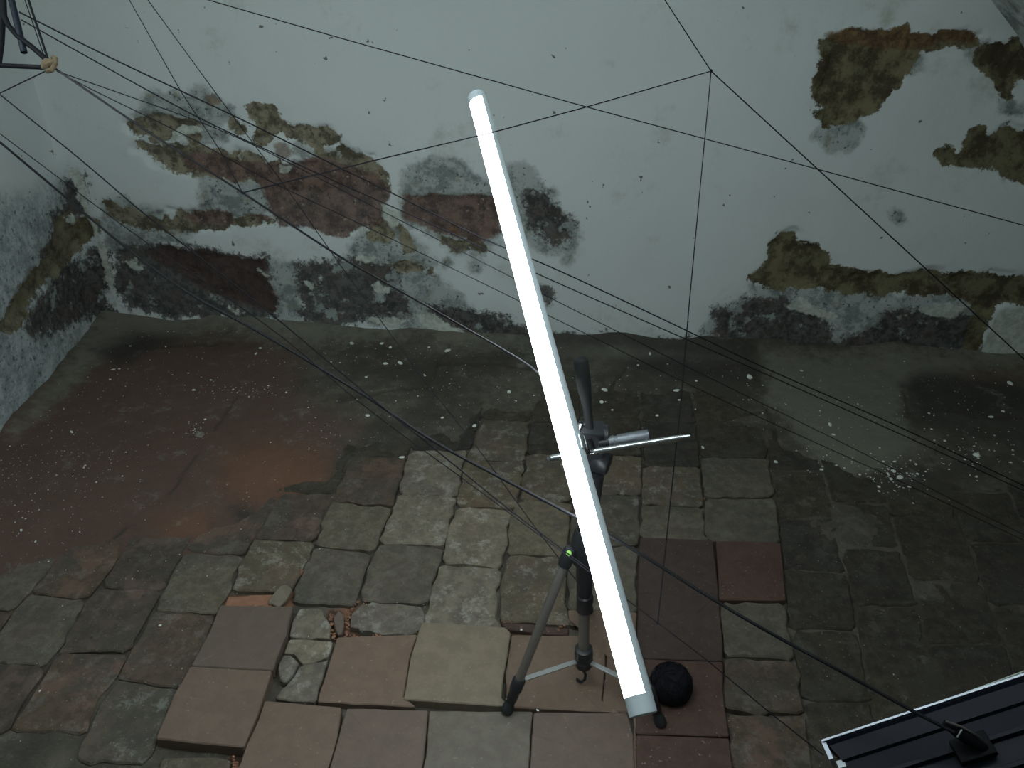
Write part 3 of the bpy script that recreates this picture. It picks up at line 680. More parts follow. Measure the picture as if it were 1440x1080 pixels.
# crushed brick in the gaps
bm = bmesh.new()
def chunk(bm, p, s, flat=.7):
    M = Matrix.Translation(p) @ Matrix.Rotation(rng.uniform(0, 6.28), 4, 'Z') @ Matrix.Rotation(rng.uniform(-.5, .5), 4, 'X') @ Matrix.Diagonal((s*rng.uniform(.7, 1.5), s*rng.uniform(.6, 1.1), s*flat, 1))
    r = bmesh.ops.create_icosphere(bm, subdivisions=1, radius=1, matrix=M)
    for v in r['verts']: v.co += Vector(rng.normal(0, s*.18, 3))
for line, n in (([(385,850),(400,835),(415,810),(426,797)], 26), ([(338,852),(365,850),(390,851)], 16), ([(487,895),(530,894),(560,897),(592,890)], 46), ([(487,895),(489,870),(497,850),(505,843)], 26), ([(466,860),(466,885),(472,898)], 16), ([(508,845),(518,850)], 8), ([(705,872),(760,885),(800,880)], 12), ([(325,1060),(333,1078)], 14), ([(990,680),(993,700)], 6)):
    for _ in range(n):
        t = rng.uniform(0, len(line)-1); i = min(int(t), len(line)-2); t -= i
        q = (line[i][0]*(1-t)+line[i+1][0]*t+rng.normal(0, 2), line[i][1]*(1-t)+line[i+1][1]*t+rng.normal(0, 1.5))
        p = onfloor(*q); chunk(bm, (p[0], p[1], -.004+rng.uniform(-.003, .002)), rng.uniform(.0015, .0045))
o = bm_obj('brick_rubble', bm, M_RUB, fl); o['kind'] = 'stuff'; o['label'] = 'orange crushed brick filling the gaps between tiles'

# ------------------------------------------------------------------ plaster flakes and crumbs
FL = [(565,644,7,'white rounded lump of plaster at the corner of a clay tile'),(495,484,7,None),(537,484,6,None),(603,489,4,None),(549,489,4,None),(563,511,5,None),(542,512,5,None),(515,531,4,None),(716,552,5,None),(622,588,4,None),(850,549,7,None),(846,566,5,None),(951,550,6,None),(924,585,5,None),(861,577,4,None),(897,514,4,None),(914,498,4,None),(667,600,6,None),(517,585,5,None),(502,563,4,None),(630,494,7,None),
      (1054,531,6,None),(1127,522,5,None),(1167,598,6,None),(1172,612,5,None),(1420,540,7,None),(1393,587,5,None),(1373,641,8,None),(1176,655,4,None),(1256,663,5,None),(1265,672,6,None),(1253,674,4,None),(1278,685,4,None),(1373,671,5,None),(1155,661,5,None),(1091,650,5,None),(988,630,5,None),(979,536,4,None),(1284,708,3,None),(1410,579,5,None),
      (101,608,4,None),(168,519,3,None),(160,520,4,None),(183,487,3,None),(155,534,3,None),(233,488,3,None),(360,498,4,None),(366,490,3,None),(120,655,3,None),(118,658,3,None),(30,746,4,None),(50,762,3,None),(225,880,3,None),(56,972,3,None),(733,886,3,None),(756,999,3,None),(984,986,4,None),(955,563,4,None),(1209,668,4,None),(1300,675,3,None)]
def lump(name, p, s, mat):
    bm = bmesh.new(); r = bmesh.ops.create_icosphere(bm, subdivisions=2, radius=1)
    f1 = rng.uniform(.7, 1.3); f2 = rng.uniform(.6, 1.); f3 = rng.uniform(.3, .5)
    for v in bm.verts:
        k = 1+rng.normal(0, .12); v.co = Vector((v.co.x*s*f1*k, v.co.y*s*f2*k, v.co.z*s*f3*k))
    o = bm_obj(name, bm, mat); o.location = p; o.rotation_euler = (rng.uniform(-.3, .3), rng.uniform(-.3, .3), rng.uniform(0, 6.3)); return o
for (x, y, s, lab) in FL:
    p = onfloor(x, y); g = max(ground_z(p[0], p[1]), -.001 if dm[int(np.argmin(np.abs(xs-p[0])))*len(yv)+int(np.argmin(np.abs(yv-p[1])))] < 0 else -1)
    zc = float((p-np.array([0, 0, H]))@fw); r = s*.62*zc/F
    p[0] *= (H-g)/H; p[1] *= (H-g)/H
    o = lump('plaster_flake', (p[0], p[1], g+r*.3), r, M_FLAKE)
    if lab: tag(o, lab, 'plaster flake')
    else:
        where = ('on the clay tiles in front', 'on the front tiles') if y > 860 else ('on the reddish earth at the left', 'on the reddish earth') if x < 420 else ('on the earth below the masonry, left of the lamp', 'left of the lamp') if x < 760 else \
            ('on the dark earth right behind the tripod head', 'behind the tripod head') if x < 1010 else ('on the bare earth at the right, under the close strings', 'on the earth at the right')
        tag(o, 'small white plaster flake '+where[0], 'plaster flake', 'plaster flakes '+where[1])
def crumb_cloud(specs):
    V = []; Fc = []
    for cx, cy, sx, sy, n, s0 in specs:
        for _ in range(n):
            x = rng.normal(cx, sx); y = rng.normal(cy, sy)
            p = onfloor(x, y)
            if p[1] > 2.47 or p[1] < .6 or p[0] < left_x(p[1])+.04 or p[0] > 1.6 or x > 1500: continue
            s = s0*rng.lognormal(0, .45)*.001; g = max(ground_z(p[0], p[1]), -.0005 if y > 700 else -.004)
            b = len(V); a0 = rng.uniform(0, 6.3); f = rng.uniform(.5, 1)
            for k in range(4): V.append((p[0]+s*math.cos(a0+k*1.57)*(1 if k % 2 else f), p[1]+s*math.sin(a0+k*1.57)*(1 if k % 2 else f), g+.0003))
            V.append((p[0], p[1], g+s*.7))
            Fc += [(b, b+1, b+4), (b+1, b+2, b+4), (b+2, b+3, b+4), (b+3, b, b+4)]
    return V, Fc
V, Fc = crumb_cloud([(540,500,70,14,110,1.6),(620,560,90,30,130,1.4),(850,550,80,28,90,1.8),(1000,560,90,35,80,1.5),(1190,600,70,40,90,1.6),(1260,668,30,14,110,2.2),(1370,645,30,18,60,2.4),(1150,655,40,8,50,2.),(1370,570,50,30,60,1.8),
    (330,550,60,6,90,1.6),(350,520,70,30,90,1.2),(180,540,50,30,110,1.2),(70,620,45,60,190,1.2),(40,700,40,50,110,1.2),(140,655,50,20,60,1.3),(120,790,100,40,70,1.),(500,630,40,20,80,1.1),(480,600,50,30,60,1.1),(300,450,80,8,60,2.),(250,475,60,6,50,1.8),
    (280,610,12,6,30,1.8),(700,900,250,90,90,.9),(250,930,170,90,60,.8),(1150,850,150,100,60,.9),(250,700,120,50,60,.9),(400,690,60,40,40,.9)])
tag(mesh_obj('plaster_crumbs', V, Fc, M_FLAKE), 'fine white plaster crumbs scattered over the earth and tiles', 'crumbs', kind='stuff')
# dark ragged moss line at the foot of the wall
# brick shard by the new tile, pebbles
o = slab('brick_shard', [onfloor(*p)[:2] for p in [(400,824),(411,829),(408,838),(394,856),(386,851),(376,849),(382,840)]], .006, .008, MT['newg'], None, tilt=(.05, .1), bev=.002, gap=.0)
tag(o, 'long pale brick shard wedged beside the upper new tile', 'brick shard')
for (x, y, s, lab) in [(130,895,5,'small greenish pebble on a brown clay tile at far left'),(187,766,3.5,'small brown pebble near the top of the left tiles'),(282,617,8,'pale crumbly stone lump on the reddish earth')]:
    p = onfloor(x, y); zc = float((p-np.array([0, 0, H]))@fw); g = max(ground_z(p[0], p[1]), 0)
    tag(lump('pebble', (p[0], p[1], g+.002), s*.7*zc/F, MT['old'] if s < 7 else MT['light']), lab, 'pebble')

# ------------------------------------------------------------------ tube lamp
T0 = at(905, 1006, .97); T1 = at(672, 140, 1.5); R = .0182
ax = (T1-T0)/np.linalg.norm(T1-T0); LT = np.linalg.norm(T1-T0); mid = (T0+T1)/2
vw = np.array([0, 0, H])-mid; vw = vw-ax*(vw@ax); vw /= np.linalg.norm(vw)
rgt = np.cross(ax, vw); rgt = rgt if rgt@rt > 0 else -rgt
lamp = thing('tube_lamp', 'long glowing white tube lamp clamped slantwise to the small tripod', 'lamp', tuple(T0))
def arc_shell(name, t0, t1, a0, a1, r, thick, mat, n=24):
    bm = bmesh.new(); rows = []
    for t in (t0, t1):
        for rr in (r, r-thick):
            rows.append([bm.verts.new(tuple(ax*t+rr*(math.cos(a)*vw+math.sin(a)*rgt))) for a in np.linspace(a0, a1, n)])
    o0, i0, o1, i1 = rows
    for k in range(n-1):
        bm.faces.new((o0[k], o0[k+1], o1[k+1], o1[k])); bm.faces.new((i0[k], i1[k], i1[k+1], i0[k+1]))
        bm.faces.new((o0[k], i0[k], i0[k+1], o0[k+1])); bm.faces.new((o1[k], o1[k+1], i1[k+1], i1[k]))
    bm.faces.new((o0[0], o1[0], i1[0], i0[0])); bm.faces.new((o0[-1], i0[-1], i1[-1], o1[-1]))
    return bm_obj(name, bm, mat, lamp, True)
rad_ = math.radians
arc_shell('diffuser', .022, LT-.012, rad_(-200), rad_(30), R, .0015, M_LIT, 30)
arc_shell('housing', .022, LT-.012, rad_(30.5), rad_(159.5), R*1.01, .003, M_HOUSE, 20)['label'] = 'matt grey housing strip along the right side of the tube'
def cyl(name, A, B, prof, mat, parent, n=20):
    off = np.array(parent.location)+(np.array(parent.parent.location) if parent.parent else 0)
    bm = bmesh.new(); add_lathe(bm, np.array(A), np.array(B), prof, n, off=off); return bm_obj(name, bm, mat, parent, True)
cyl('end_cap', T0, T0+ax*.024, [(0, R*.9), (.04, R), (1, R*1.01)], M_HOUSE, lamp, 28)['label'] = 'grey lower end cap'
cyl('end_cap', T1-ax*.012, T1+ax*.008, [(0, R*1.02), (.96, R), (1, R*.9)], M_HOUSE, lamp, 28)['label'] = 'grey upper end cap'

# ------------------------------------------------------------------ tripod
trip = thing('tripod', 'small black and bronze tripod standing on the tiles under the lamp', 'tripod', (.052, 1.04, 0))
def cx(z): return .053-.040*z
def CP(z, dx=0, dy=0): return np.array([cx(z)+dx, 1.04+dy, z])
FLR = .004
# centre column and collar
cyl('centre_column', CP(.085), CP(.30), [(0, .0105), (1, .0105)], M_GUN, trip)['label'] = 'bronze grey centre column'
cyl('column_sleeve', CP(.20), CP(.33), [(0, .013), (.02, .0145), (.3, .0145), (.32, .012), (.36, .012), (.38, .0145), (1, .016)], M_BLACK, trip)
cyl('column_collar', CP(.048), CP(.10), [(0, .010), (.03, .016), (.35, .0185), (.4, .0165), (.6, .0165), (.65, .0185), (.95, .0175), (1, .012)], M_BLACK, trip)
bm = bmesh.new()
hk = [CP(.048), CP(.036), CP(.028, .004, -.004), CP(.018, .003, -.008), CP(.012, -.004, -.010), CP(.016, -.012, -.010), CP(.022, -.013, -.010)]
add_path(bm, hk, [.004, .0035, .003, .003, .003, .003, .002], 8, off=trip.location); bm_obj('weight_hook', bm, M_BLACK, trip, True)
# spider hub with three lugs
cyl('leg_hub', CP(.32), CP(.40), [(0, .015), (.1, .024), (.5, .026), (.8, .022), (1, .016)], M_BLACK, trip)
feet = [onfloor(712, 1002, FLR), onfloor(930, 1020, FLR), np.array([.062, 1.225, FLR])]
for i, ft in enumerate(feet):
    dirr = ft-CP(0); dirr[2] = 0; dirr /= np.linalg.norm(dirr)
    hp = CP(.352)+dirr*.034
    leg = cyl('leg', hp, ft+(hp-ft)*.20, [(0, .0088), (1, .0088)], M_GUN, trip, 12)
    leg['label'] = ['bronze grey leg reaching to the front left', 'bronze grey leg half hidden by the lamp', 'bronze grey rear leg'][i]
    u = hp-ft
    c = cyl('hinge_cap', hp-u*.06, hp+u*.05, [(0, .011), (.1, .0125), (.7, .0125), (.93, .010), (1, .004)], M_BLACK, trip, 16)
    if i == 0:
        q = hp+u*.012+(np.array([0, 0, H])-hp)/np.linalg.norm(np.array([0, 0, H])-hp)*.012
        cyl('button', q, q+(np.array([0, 0, H])-q)*.0035, [(0, .005), (.8, .005), (1, .003)], M_GREEN, c, 12)['label'] = 'small green dot'
        # the button is a sub-part of the cap: keep world placement
    lk = cyl('leg_lock', ft+u*.085, ft+u*.235, [(0, .0085), (.05, .0105), (.45, .0105), (.5, .0125), (.93, .0125), (1, .010)], M_BLACK, trip, 14)
    cyl('rubber_foot', ft+np.array([0, 0, .002]), ft+u*.09, [(0, .007), (.08, .0115), (.5, .0115), (.6, .009), (1, .009)], M_RUBBER, trip, 14)
    bm = bmesh.new(); a = CP(.068)+dirr*.017; b = ft+u*.215; dd = b-a
    sd = np.cross(dd, [0, 0, 1]); add_box(bm, (a+b)/2, dd, sd, np.cross(sd, dd), np.linalg.norm(dd), .010, .0035, .0008, off=trip.location)
    bm_obj('spreader_arm', bm, M_ALU, trip)
for o in list(trip.children):   # fix sub-part offset: hinge cap local coordinates equal the tripod's
    pass
# head
hd_ = CP(.56)
HD = at(829, 628, 1.275)
cyl('neck', CP(.39), at(835, 665, 1.28), [(0, .016), (.3, .013), (.5, .013), (.55, .018), (1, .018)], M_BLACK, trip)
bm = bmesh.new(); add_box(bm, HD, (1, 0, 0), (0, 1, 0), (0, 0, 1), .046, .040, .080, .006, off=trip.location)
add_lathe(bm, HD+[.018, 0, .018], HD+[.031, 0, .018], [(0, .020), (.2, .023), (.8, .023), (1, .018)], 16, off=trip.location)
bm_obj('pan_head', bm, M_BLACK, trip, True)
cyl('tension_knob', HD+[.0, -.0, -.022], HD+[.034, -.012, -.026], [(0, .012), (.3, .020), (.9, .020), (1, .017)], M_BLACK, trip)
hb = at(830, 606, 1.255); ht = at(816, 502, 1.215)
cyl('pan_handle', hb, ht, [(0, .0065), (.35, .0072), (.40, .0085), (.62, .0115), (.95, .0118), (.985, .009), (1, .004)], M_RUBBER, trip)
g0 = at(842, 624, 1.235); g1 = at(914, 612, 1.225)
cyl('side_shaft', g0, g0+(g1-g0)*.25, [(0, .005), (1, .005)], M_BLACK, trip, 10)
gr = cyl('knurled_grip', g0+(g1-g0)*.2, g1, [(0, .006), (.04, .0085), (.12, .0095), (.14, .008), (.2, .008), (.22, .0098), (.96, .0100), (1, .009)], M_KNURL, trip)
gr['label'] = 'ribbed bright metal grip with a black hollow end'
dg = (g1-g0)/np.linalg.norm(g1-g0)
cyl('grip_end', g1-dg*.004, g1+dg*.0015, [(0, .0095), (.8, .0104), (1, .009)], M_RUBBER, trip)
# clamp: jaws round the tube
Tc = T0+ax*LT*((1/1.2-1/.97)/(1/1.5-1/.97)*1.5/1.2*.0+.345)   # point of the tube beside the head
pxs = topx(np.array([T0+ax*LT*t for t in np.linspace(0, 1, 400)])); Tc = T0+ax*LT*(np.argmin(np.abs(pxs[:, 1]-628))/399.)
bm = bmesh.new()
ring = []
for a in np.linspace(rad_(48), rad_(215), 14):
    ring.append(Tc+(R+.003)*(math.cos(a)*vw+math.sin(a)*rgt))
for a, b in zip(ring, ring[1:]):
    dd = b-a; add_box(bm, (a+b)/2, dd, ax, np.cross(dd, ax), np.linalg.norm(dd)*1.15, .022, .0028, off=trip.location)
bm_obj('clamp_jaw', bm, M_CHROME, trip)
HJ = HD
J0 = Tc+(R+.005)*(math.cos(rad_(130))*vw+math.sin(rad_(130))*rgt)
bm = bmesh.new(); dd = HJ-J0
add_box(bm, (J0+HJ)/2, dd, ax-dd*(ax@dd)/(dd@dd), np.cross(dd, ax), np.linalg.norm(dd)+.01, .024, .018, .003, off=trip.location); bm_obj('clamp_bracket', bm, M_BLACK, trip, True)
k0 = at(814, 606, 1.205); k1 = at(818, 595, 1.20)
cyl('clamp_screw', k0, k1, [(0, .0035), (.6, .0035), (.62, .006), (1, .006)], M_CHROME, trip, 10)
r0 = at(776, 645, 1.235); r1 = at(971, 613, 1.18)
cyl('crossbar', r0, r1, [(0, .0062), (.2, .0068), (.22, .0052), (.9, .0045), (1, .0028)], M_CHROME, trip, 12)['label'] = 'bright chrome rod sticking out to the right'
dr = (r1-r0)/np.linalg.norm(r1-r0)
cyl('rod_tip', r0-dr*.008, r0+dr*.002, [(0, .003), (.2, .0042), (1, .0046)], M_RUBBER, trip, 10)
cyl('clamp_bolt', at(792, 655, 1.235), at(797, 648, 1.24), [(0, .006), (.4, .006), (.45, .003), (.55, .003), (.6, .006), (1, .006)], M_CHROME, trip, 8)

# ball of black string behind the right foot
bc = onfloor(944, 962, .034)
bm = bmesh.new(); bmesh.ops.create_uvsphere(bm, u_segments=28, v_segments=18, radius=.040)
for v in bm.verts:
    n_ = v.co.normalized(); k = 1+.05*math.sin(9*n_.x+5*n_.z)*math.sin(7*n_.y+2)+rng.normal(0, .012); v.co = Vector((v.co.x*k*1.0, v.co.y*k*.95, v.co.z*k*.93))
ball = bm_obj('string_ball', bm, M_STRING, None, True); ball.location = tuple(bc)
tag(ball, 'fist sized ball of black string lying behind the right tripod foot', 'ball of string')
for w in range(26):
    bm = bmesh.new(); ax1 = Vector(rng.normal(0, 1, 3)).normalized(); q = Vector((0, 0, 1)).rotation_difference(ax1)
    off_ = rng.uniform(-.014, .014)
    pts = [tuple(q @ Vector((math.cos(t)*.0400, math.sin(t)*.0385, off_+.004*math.sin(3*t+w)+rng.uniform(-.001, .001)))) for t in np.linspace(0, 6.28, 40)]
    add_path(bm, pts, .0008, 4); bm_obj('string_turn', bm, M_STRING, ball, True)

# ------------------------------------------------------------------ strings and cables
def inside(p):
    return p[1] < 2.50 and p[0] > left_x(p[1])+.01 and p[0] < 1.6 and p[2] < vault_z(p[0])-.01 and p[2] > .01
def extend(p, q):
    """carry the line q->p on past p to the surface of the room"""
    d = p-q; d = d/np.linalg.norm(d); s = 0
    while s < 4 and inside(p+d*(s+.01)): s += .01
    return p+d*(s+.02)
def string(label, pts, z0, z1, r, mat=None, e0=False, e1=False, cat='string', name='string', seg=6, group=None):
    """pts in photo pixels; depth runs evenly from z0 to z1 along the line"""
    px_ = np.array(pts, float); L = np.concatenate([[0], np.cumsum(np.linalg.norm(np.diff(px_, axis=0), axis=1))]); L /= L[-1]
    t = np.unique(np.concatenate([np.linspace(0, 1, 28), L]))
    X_ = np.interp(t, L, px_[:, 0]); Y_ = np.interp(t, L, px_[:, 1])
    # light smoothing of the kinks
    for _ in range(3):
        X_[1:-1] = .25*X_[:-2]+.5*X_[1:-1]+.25*X_[2:]; Y_[1:-1] = .25*Y_[:-2]+.5*Y_[1:-1]+.25*Y_[2:]
    W = [at(x, y, 1/((1-k)/z0+k/z1)) for x, y, k in zip(X_, Y_, t)]
    if e0: W = [extend(W[0], W[1])]+W
    if e1: W = W+[extend(W[-1], W[-2])]
    bm = bmesh.new(); add_path(bm, W, r, seg)
    o = bm_obj(name, bm, mat or M_STRING, None, True)
    return tag(o, label, cat, group)
K = (72, 93)     # roped joint of the black frame
string('upper of the two close black strings crossing just below the lamp top', [(27,17),(160,84),(330,163),(480,237),(610,300),(690,343),(743,360),(960,462),(1073,517),(1250,593),(1440,683)], 1.25, 1.75, .00125, e1=True)
string('lower of the two close black strings running from upper left to right edge', [(30,28),(207,127),(290,172),(480,259),(647,333),(717,367),(750,383),(960,475),(1070,523),(1250,603),(1440,690)], 1.27, 1.77, .0011, e1=True)
string('third thin string down from the roped joint to the right edge', [(80,100),(200,142),(280,170),(357,203),(480,267),(543,300),(727,393),(760,413),(897,480),(960,513),(1067,565),(1220,640),(1327,697),(1440,752)], 1.22, 1.8, .0008, e1=True)
string('lowest thin string down from the roped joint to the right edge', [(80,100),(113,119),(200,160),(300,210),(367,250),(497,310),(730,423),(773,445),(857,485),(960,537),(1090,597),(1237,663),(1367,725),(1440,760)], 1.22, 1.8, .0008, e1=True)
string('black cable running straight from the roped joint to the lamp clamp', [(74,94),(200,180),(343,272),(480,363),(600,430),(757,520),(790,560),(815,604)], 1.2, 1.25, .0017, M_CABLE, name='cable', cat='cable')
string('thin black string ending in a knot left of the masonry, from the top edge', [(182,0),(255,130),(310,212),(341,271)], 1.6, 1.23, .0009, e0=True)
string('thin black string falling from the top edge down behind the tripod', [(208,0),(310,140),(400,260),(480,375),(560,484),(600,541),(665,620),(720,697),(760,752),(815,822)], 1.5, 1.36, .0009, e0=True)
string('long black string across the top of the wall from upper left to right edge', [(293,0),(480,54),(823,150),(1150,238),(1440,317)], 1.95, 1.9, .0013, e0=True, e1=True)
string('short black string from the top edge down to the high knot', [(935,0),(1000,100)], 1.75, 1.62, .0012, e0=True)
string('black string slanting from the high knot down to the right edge', [(1000,100),(1150,238),(1440,505)], 1.62, 1.55, .0013, e1=True)
string('black string rising from the cable to the high knot behind the lamp', [(341,271),(550,220),(690,187),(823,151),(1000,100)], 1.215, 1.62, .0011)
string('near vertical black string hanging from the high knot', [(1000,100),(968,440),(958,560),(925,876)], 1.62, 1.16, .0010)
string('heavy black cable sweeping from the left edge to the dark fixture', [(0,200),(60,250),(133,312),(200,368),(280,424),(317,440),(400,487),(480,536),(540,572),(600,618),(680,659),(757,700),(820,732),(850,748),(930,797),(1000,842),(1080,889),(1200,953),(1300,1010),(1342,1030)], 1.55, .955, .0024, M_CABLE, e0=True, name='cable', cat='cable', seg=8)
string('thin string just above the heavy cable at the left edge', [(0,188),(145,297),(200,337),(300,405),(400,475),(440,510),(497,560),(577,620),(647,670),(717,722),(785,772),(850,820),(880,842),(925,876)], 1.24, 1.16, .0008, e0=True)
string('black string from the left edge merging into the heavy cable', [(0,133),(117,227),(200,299),(275,357),(380,440),(480,524),(523,561),(585,610),(650,663),(717,718),(785,768),(830,802)], 1.24, 1.19, .0011, e0=True)
string('thin twine from the lower knot down to the corner of the dark fixture', [(925,876),(990,925),(1080,1000),(1158,1062)], 1.16, 1.04, .0009)
string('short string from the roped joint to the left edge', [(66,99),(0,131)], 1.2, 1.25, .0010, e0=False, e1=True)
for (x, y, z, lab) in [(1000,100,1.62,'dark knot where four strings meet high on the right'),(925,876,1.16,'tiny knot at the foot of the hanging string'),(341,271,1.215,'small knot tied onto the cable left of the red masonry')]:
    bm = bmesh.new(); bmesh.ops.create_icosphere(bm, subdivisions=2, radius=.0034 if z > 1.3 else .0022)
    for v in bm.verts: v.co *= 1+rng.normal(0, .15)
    o = bm_obj('knot', bm, M_STRING, None, True); o.location = tuple(at(x, y, z)); tag(o, lab, 'knot')

# ------------------------------------------------------------------ black frame at the upper left
rig = thing('black_frame', 'black frame of bent tubes with a roped joint, upper left corner', 'frame', tuple(at(60, 90, 1.2)))
def rod(name, pts, z0, z1, r, mat=M_FRAME, ext=None, label=None):
    W = [at(x, y, z0+(z1-z0)*i/(len(pts)-1)) for i, (x, y) in enumerate(pts)]
    if ext is not None: W = [extend(W[0], W[1])]+W if ext == 0 else W+[extend(W[-1], W[-2])]
    bm = bmesh.new(); add_path(bm, W, r, 10, off=rig.location); o = bm_obj(name, bm, mat, rig, True)
    if label: o['label'] = label
    return o
rod('bent_tube', [(5,-40),(5,0),(6,22),(12,36),(24,50),(45,66),(60,79),(73,93)], 1.22, 1.2, .0042, ext=0, label='bent tube curving down to the joint')
rod('upright_tube', [(4,-40),(3,20),(1,60),(-3,90)], 1.26, 1.27, .0056, ext=0)
rod('cross_tube', [(-40,91),(0,92),(68,95)], 1.24, 1.2, .0036, ext=0)
rod('hanging_tube', [(4,-60),(14,-8),(24,32),(34,74)], 1.21, 1.21, .0050, M_NAVY, ext=0, label='tube with an open lower end')
rod('stay_wire', [(28,-60),(40,0),(67,82)], 1.2, 1.2, .0018, ext=0)
rod('stay_wire', [(22,-60),(35,0),(62,79)], 1.2, 1.2, .0007, ext=0)
bm = bmesh.new(); q = at(73, 92, 1.2)
for k in range(5):
    a = at(61+3*k, 96-1.3*k, 1.198); b_ = at(66+3.2*k, 84+.6*k, 1.2)
    add_path(bm, [a+(b_-a)*t+fw*-.004*math.sin(3.14*t) for t in np.linspace(0, 1, 6)], .0034, 7, off=rig.location)
add_path(bm, [at(66,100,1.2), at(73,98,1.195), at(78,90,1.195), at(78,82,1.2), at(74,80,1.2)], .0038, 7, off=rig.location)
bm_obj('rope_lashing', bm, M_WOOD, rig, True)['label'] = 'tan rope lashing at the joint'

FS = 1.17
def atf(x, y, z): return at(x, y, z*FS)
# ------------------------------------------------------------------ dark fixture at the lower right
A = atf(1157, 1045, .90); Bx = atf(1440, 952, .86); fa = (Bx-A)/np.linalg.norm(Bx-A)
toc = np.array([0, 0, H])-A; toc = toc-fa*(toc@fa); toc /= np.linalg.norm(toc)
wd = np.cross(fa, toc); wd = wd if wd[2] < 0 or wd@up < 0 else -wd
if wd@up > 0: wd = -wd
nn = toc*math.cos(.35)-wd*math.sin(.35); wd = np.cross(fa, nn); wd = wd if wd@up < 0 else -wd
fix = thing('strip_fixture', 'dark metal strip fixture with bright upper edge at the lower right', 'light fixture', tuple(A))
LF = .70
prof = [(0, .004), (.003, .006), (.006, .003), (.024, .002), (.026, -.003), (.044, -.005), (.046, .001), (.050, .001), (.052, -.006), (.074, -.006), (.076, 0), (.080, 0), (.082, -.007), (.104, -.007), (.108, .002), (.112, .002), (.112, -.022), (.0, -.022)]
def extr(name, prof, t0, t1, mat, parent=fix, skew=0.):
    bm = bmesh.new(); rr = []
    for t in (t0, t1):
        rr.append([bm.verts.new(tuple(fa*(t+(skew*w if t == t0 else 0))+wd*w+nn*h_)) for w, h_ in [(w_*FS, h2*FS) for w_, h2 in prof]])
    n = len(prof)
    for k in range(n): bm.faces.new((rr[0][k], rr[0][(k+1) % n], rr[1][(k+1) % n], rr[1][k]))
    bm.faces.new(rr[0]); bm.faces.new(rr[1][::-1])
    return bm_obj(name, bm, mat, parent)
extr('body_profile', prof, .004, LF, M_NAVY, skew=.35)
extr('edge_strip', [(-.0014, .004), (-.0014, .0070), (.0008, .0070), (.0010, .004)], 0, LF, M_NAVYL)['label'] = 'bright bare metal upper edge'
extr('end_plate', [(0, .004), (.02, .0035), (.022, -.02), (0, -.02)], -.001, .0045, M_NAVYL)['label'] = 'pale end plate'
extr('end_clip', [(.022, -.002), (.030, -.002), (.030, -.018), (.022, -.018)], .006, .016, M_HOUSE)
bm = bmesh.new(); cl = atf(1225, 1021, .89); c2 = atf(1290, 999, .88); c3 = atf(1440, 944, .86)
add_path(bm, [atf(1196, 1036, .893), cl, c2, c3, c3+(c3-c2)*1.2], .0011, 6, off=fix.location); bm_obj('edge_wire', bm, M_CLEAR, fix, True)['label'] = 'thin pale wire running along the upper edge'
for (x, y) in ((1403, 966), (1438, 953)):
    q = atf(x, y, .87); bm = bmesh.new(); add_box(bm, q, fa, wd, nn, .003, .012, .004, .0006, off=fix.location); bm_obj('wire_clip', bm, M_NAVYL, fix)
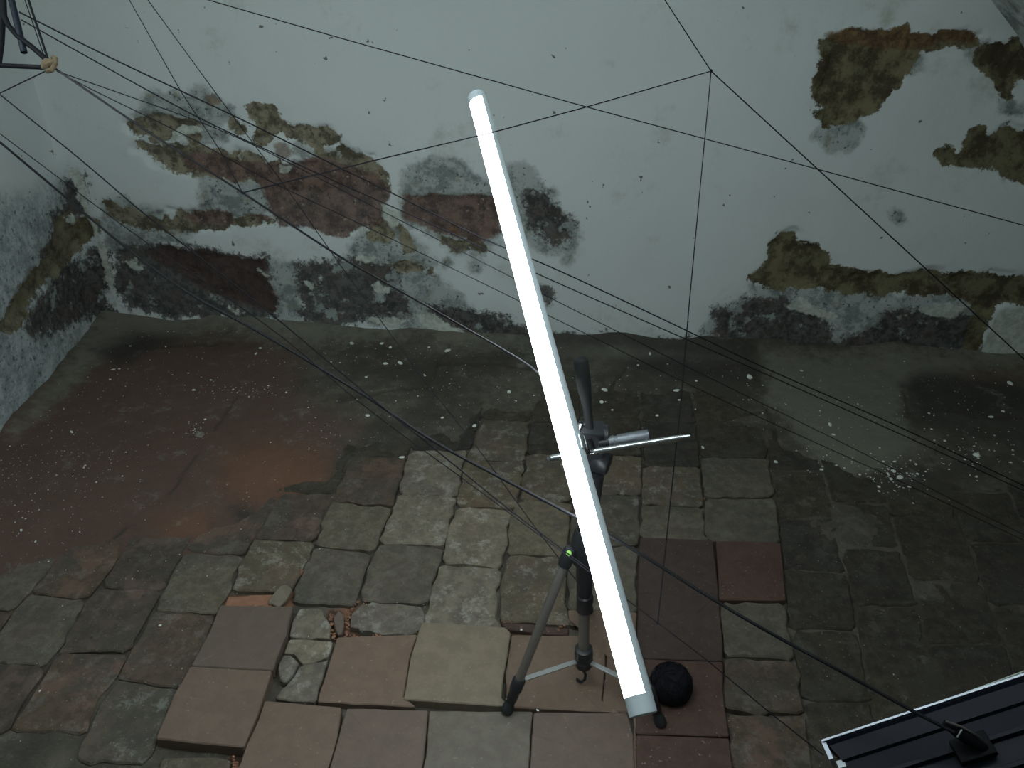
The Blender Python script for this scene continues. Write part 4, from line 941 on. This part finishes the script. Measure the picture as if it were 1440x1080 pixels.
# cable gland and bracket
g = atf(1342, 1030, 0.824)
bm = bmesh.new(); add_path(bm, [atf(1328, 1016, 0.829), atf(1350, 1030, 0.824), atf(1372, 1046, 0.824), atf(1395, 1056, 0.829)], [.0045, .009, .0075, .004], 12, off=fix.location)
add_box(bm, atf(1368, 1052, 0.834), fa, wd, nn, .045, .030, .016, .003, off=fix.location); bm_obj('cable_gland', bm, M_FRAME, fix, True)
bm = bmesh.new(); add_path(bm, [atf(1330, 1014, 0.821), atf(1352, 1022, 0.817), atf(1374, 1034, 0.821), atf(1382, 1042, 0.829)], .0014, 6, off=fix.location); bm_obj('bracket_wire', bm, M_GUN, fix, True)
bm = bmesh.new(); add_path(bm, [atf(1346, 1037, 0.811), atf(1350, 1030, 0.811), atf(1352, 1027, 0.813)], .0015, 6, off=fix.location); bm_obj('buckle', bm, M_CHROME, fix, True)
bm = bmesh.new(); add_path(bm, [atf(1392, 1054, 0.829), atf(1440, 1082, 0.829), atf(1480, 1110, 0.839), onfloor(1560, 1200, .01)], .002, 8); tag(bm_obj('cable', bm, M_CABLE, None, True), 'cable tail leaving the dark fixture towards the bottom right corner', 'cable')
# the stand that carries the fixture, just outside the photograph
sp = A+fa*.5+wd*.05-nn*.03
bm = bmesh.new(); add_path(bm, [sp, (sp[0], sp[1], .02)], .009, 12, off=fix.location); add_lathe(bm, (sp[0], sp[1], .0), (sp[0], sp[1], .03), [(0, .09), (.4, .09), (.6, .02), (1, .012)], 20, off=fix.location)
bm_obj('stand_pole', bm, M_BLACK, fix, True)

# ------------------------------------------------------------------ added fill tube, out of frame under the vault, to brighten the walls
FILL_ENDS = [np.array([-1.30, 1.02, 1.36]), np.array([.50, .76, 1.42])]
fill_tube = thing('tube_lamp', 'added fill tube hung out of frame under the vault to light the walls', 'lamp', tuple(FILL_ENDS[0]))  # put in as fill light, not a known lamp of the room
cyl('diffuser', FILL_ENDS[0], FILL_ENDS[1], [(0, .016), (1, .016)], M_FILL, fill_tube, 16)
dd = (FILL_ENDS[1]-FILL_ENDS[0])/np.linalg.norm(FILL_ENDS[1]-FILL_ENDS[0])
cyl('end_cap', FILL_ENDS[0]-dd*.02, FILL_ENDS[0], [(0, .015), (1, .017)], M_HOUSE, fill_tube, 16); cyl('end_cap', FILL_ENDS[1], FILL_ENDS[1]+dd*.02, [(0, .017), (1, .015)], M_HOUSE, fill_tube, 16)
for t in (.2, .8):
    q = FILL_ENDS[0]+(FILL_ENDS[1]-FILL_ENDS[0])*t; bm = bmesh.new(); add_path(bm, [q+np.array([0, 0, .015]), (q[0], q[1], vault_z(q[0])+.01)], .0015, 6, off=fill_tube.location); bm_obj('hanger', bm, M_STRING, fill_tube)
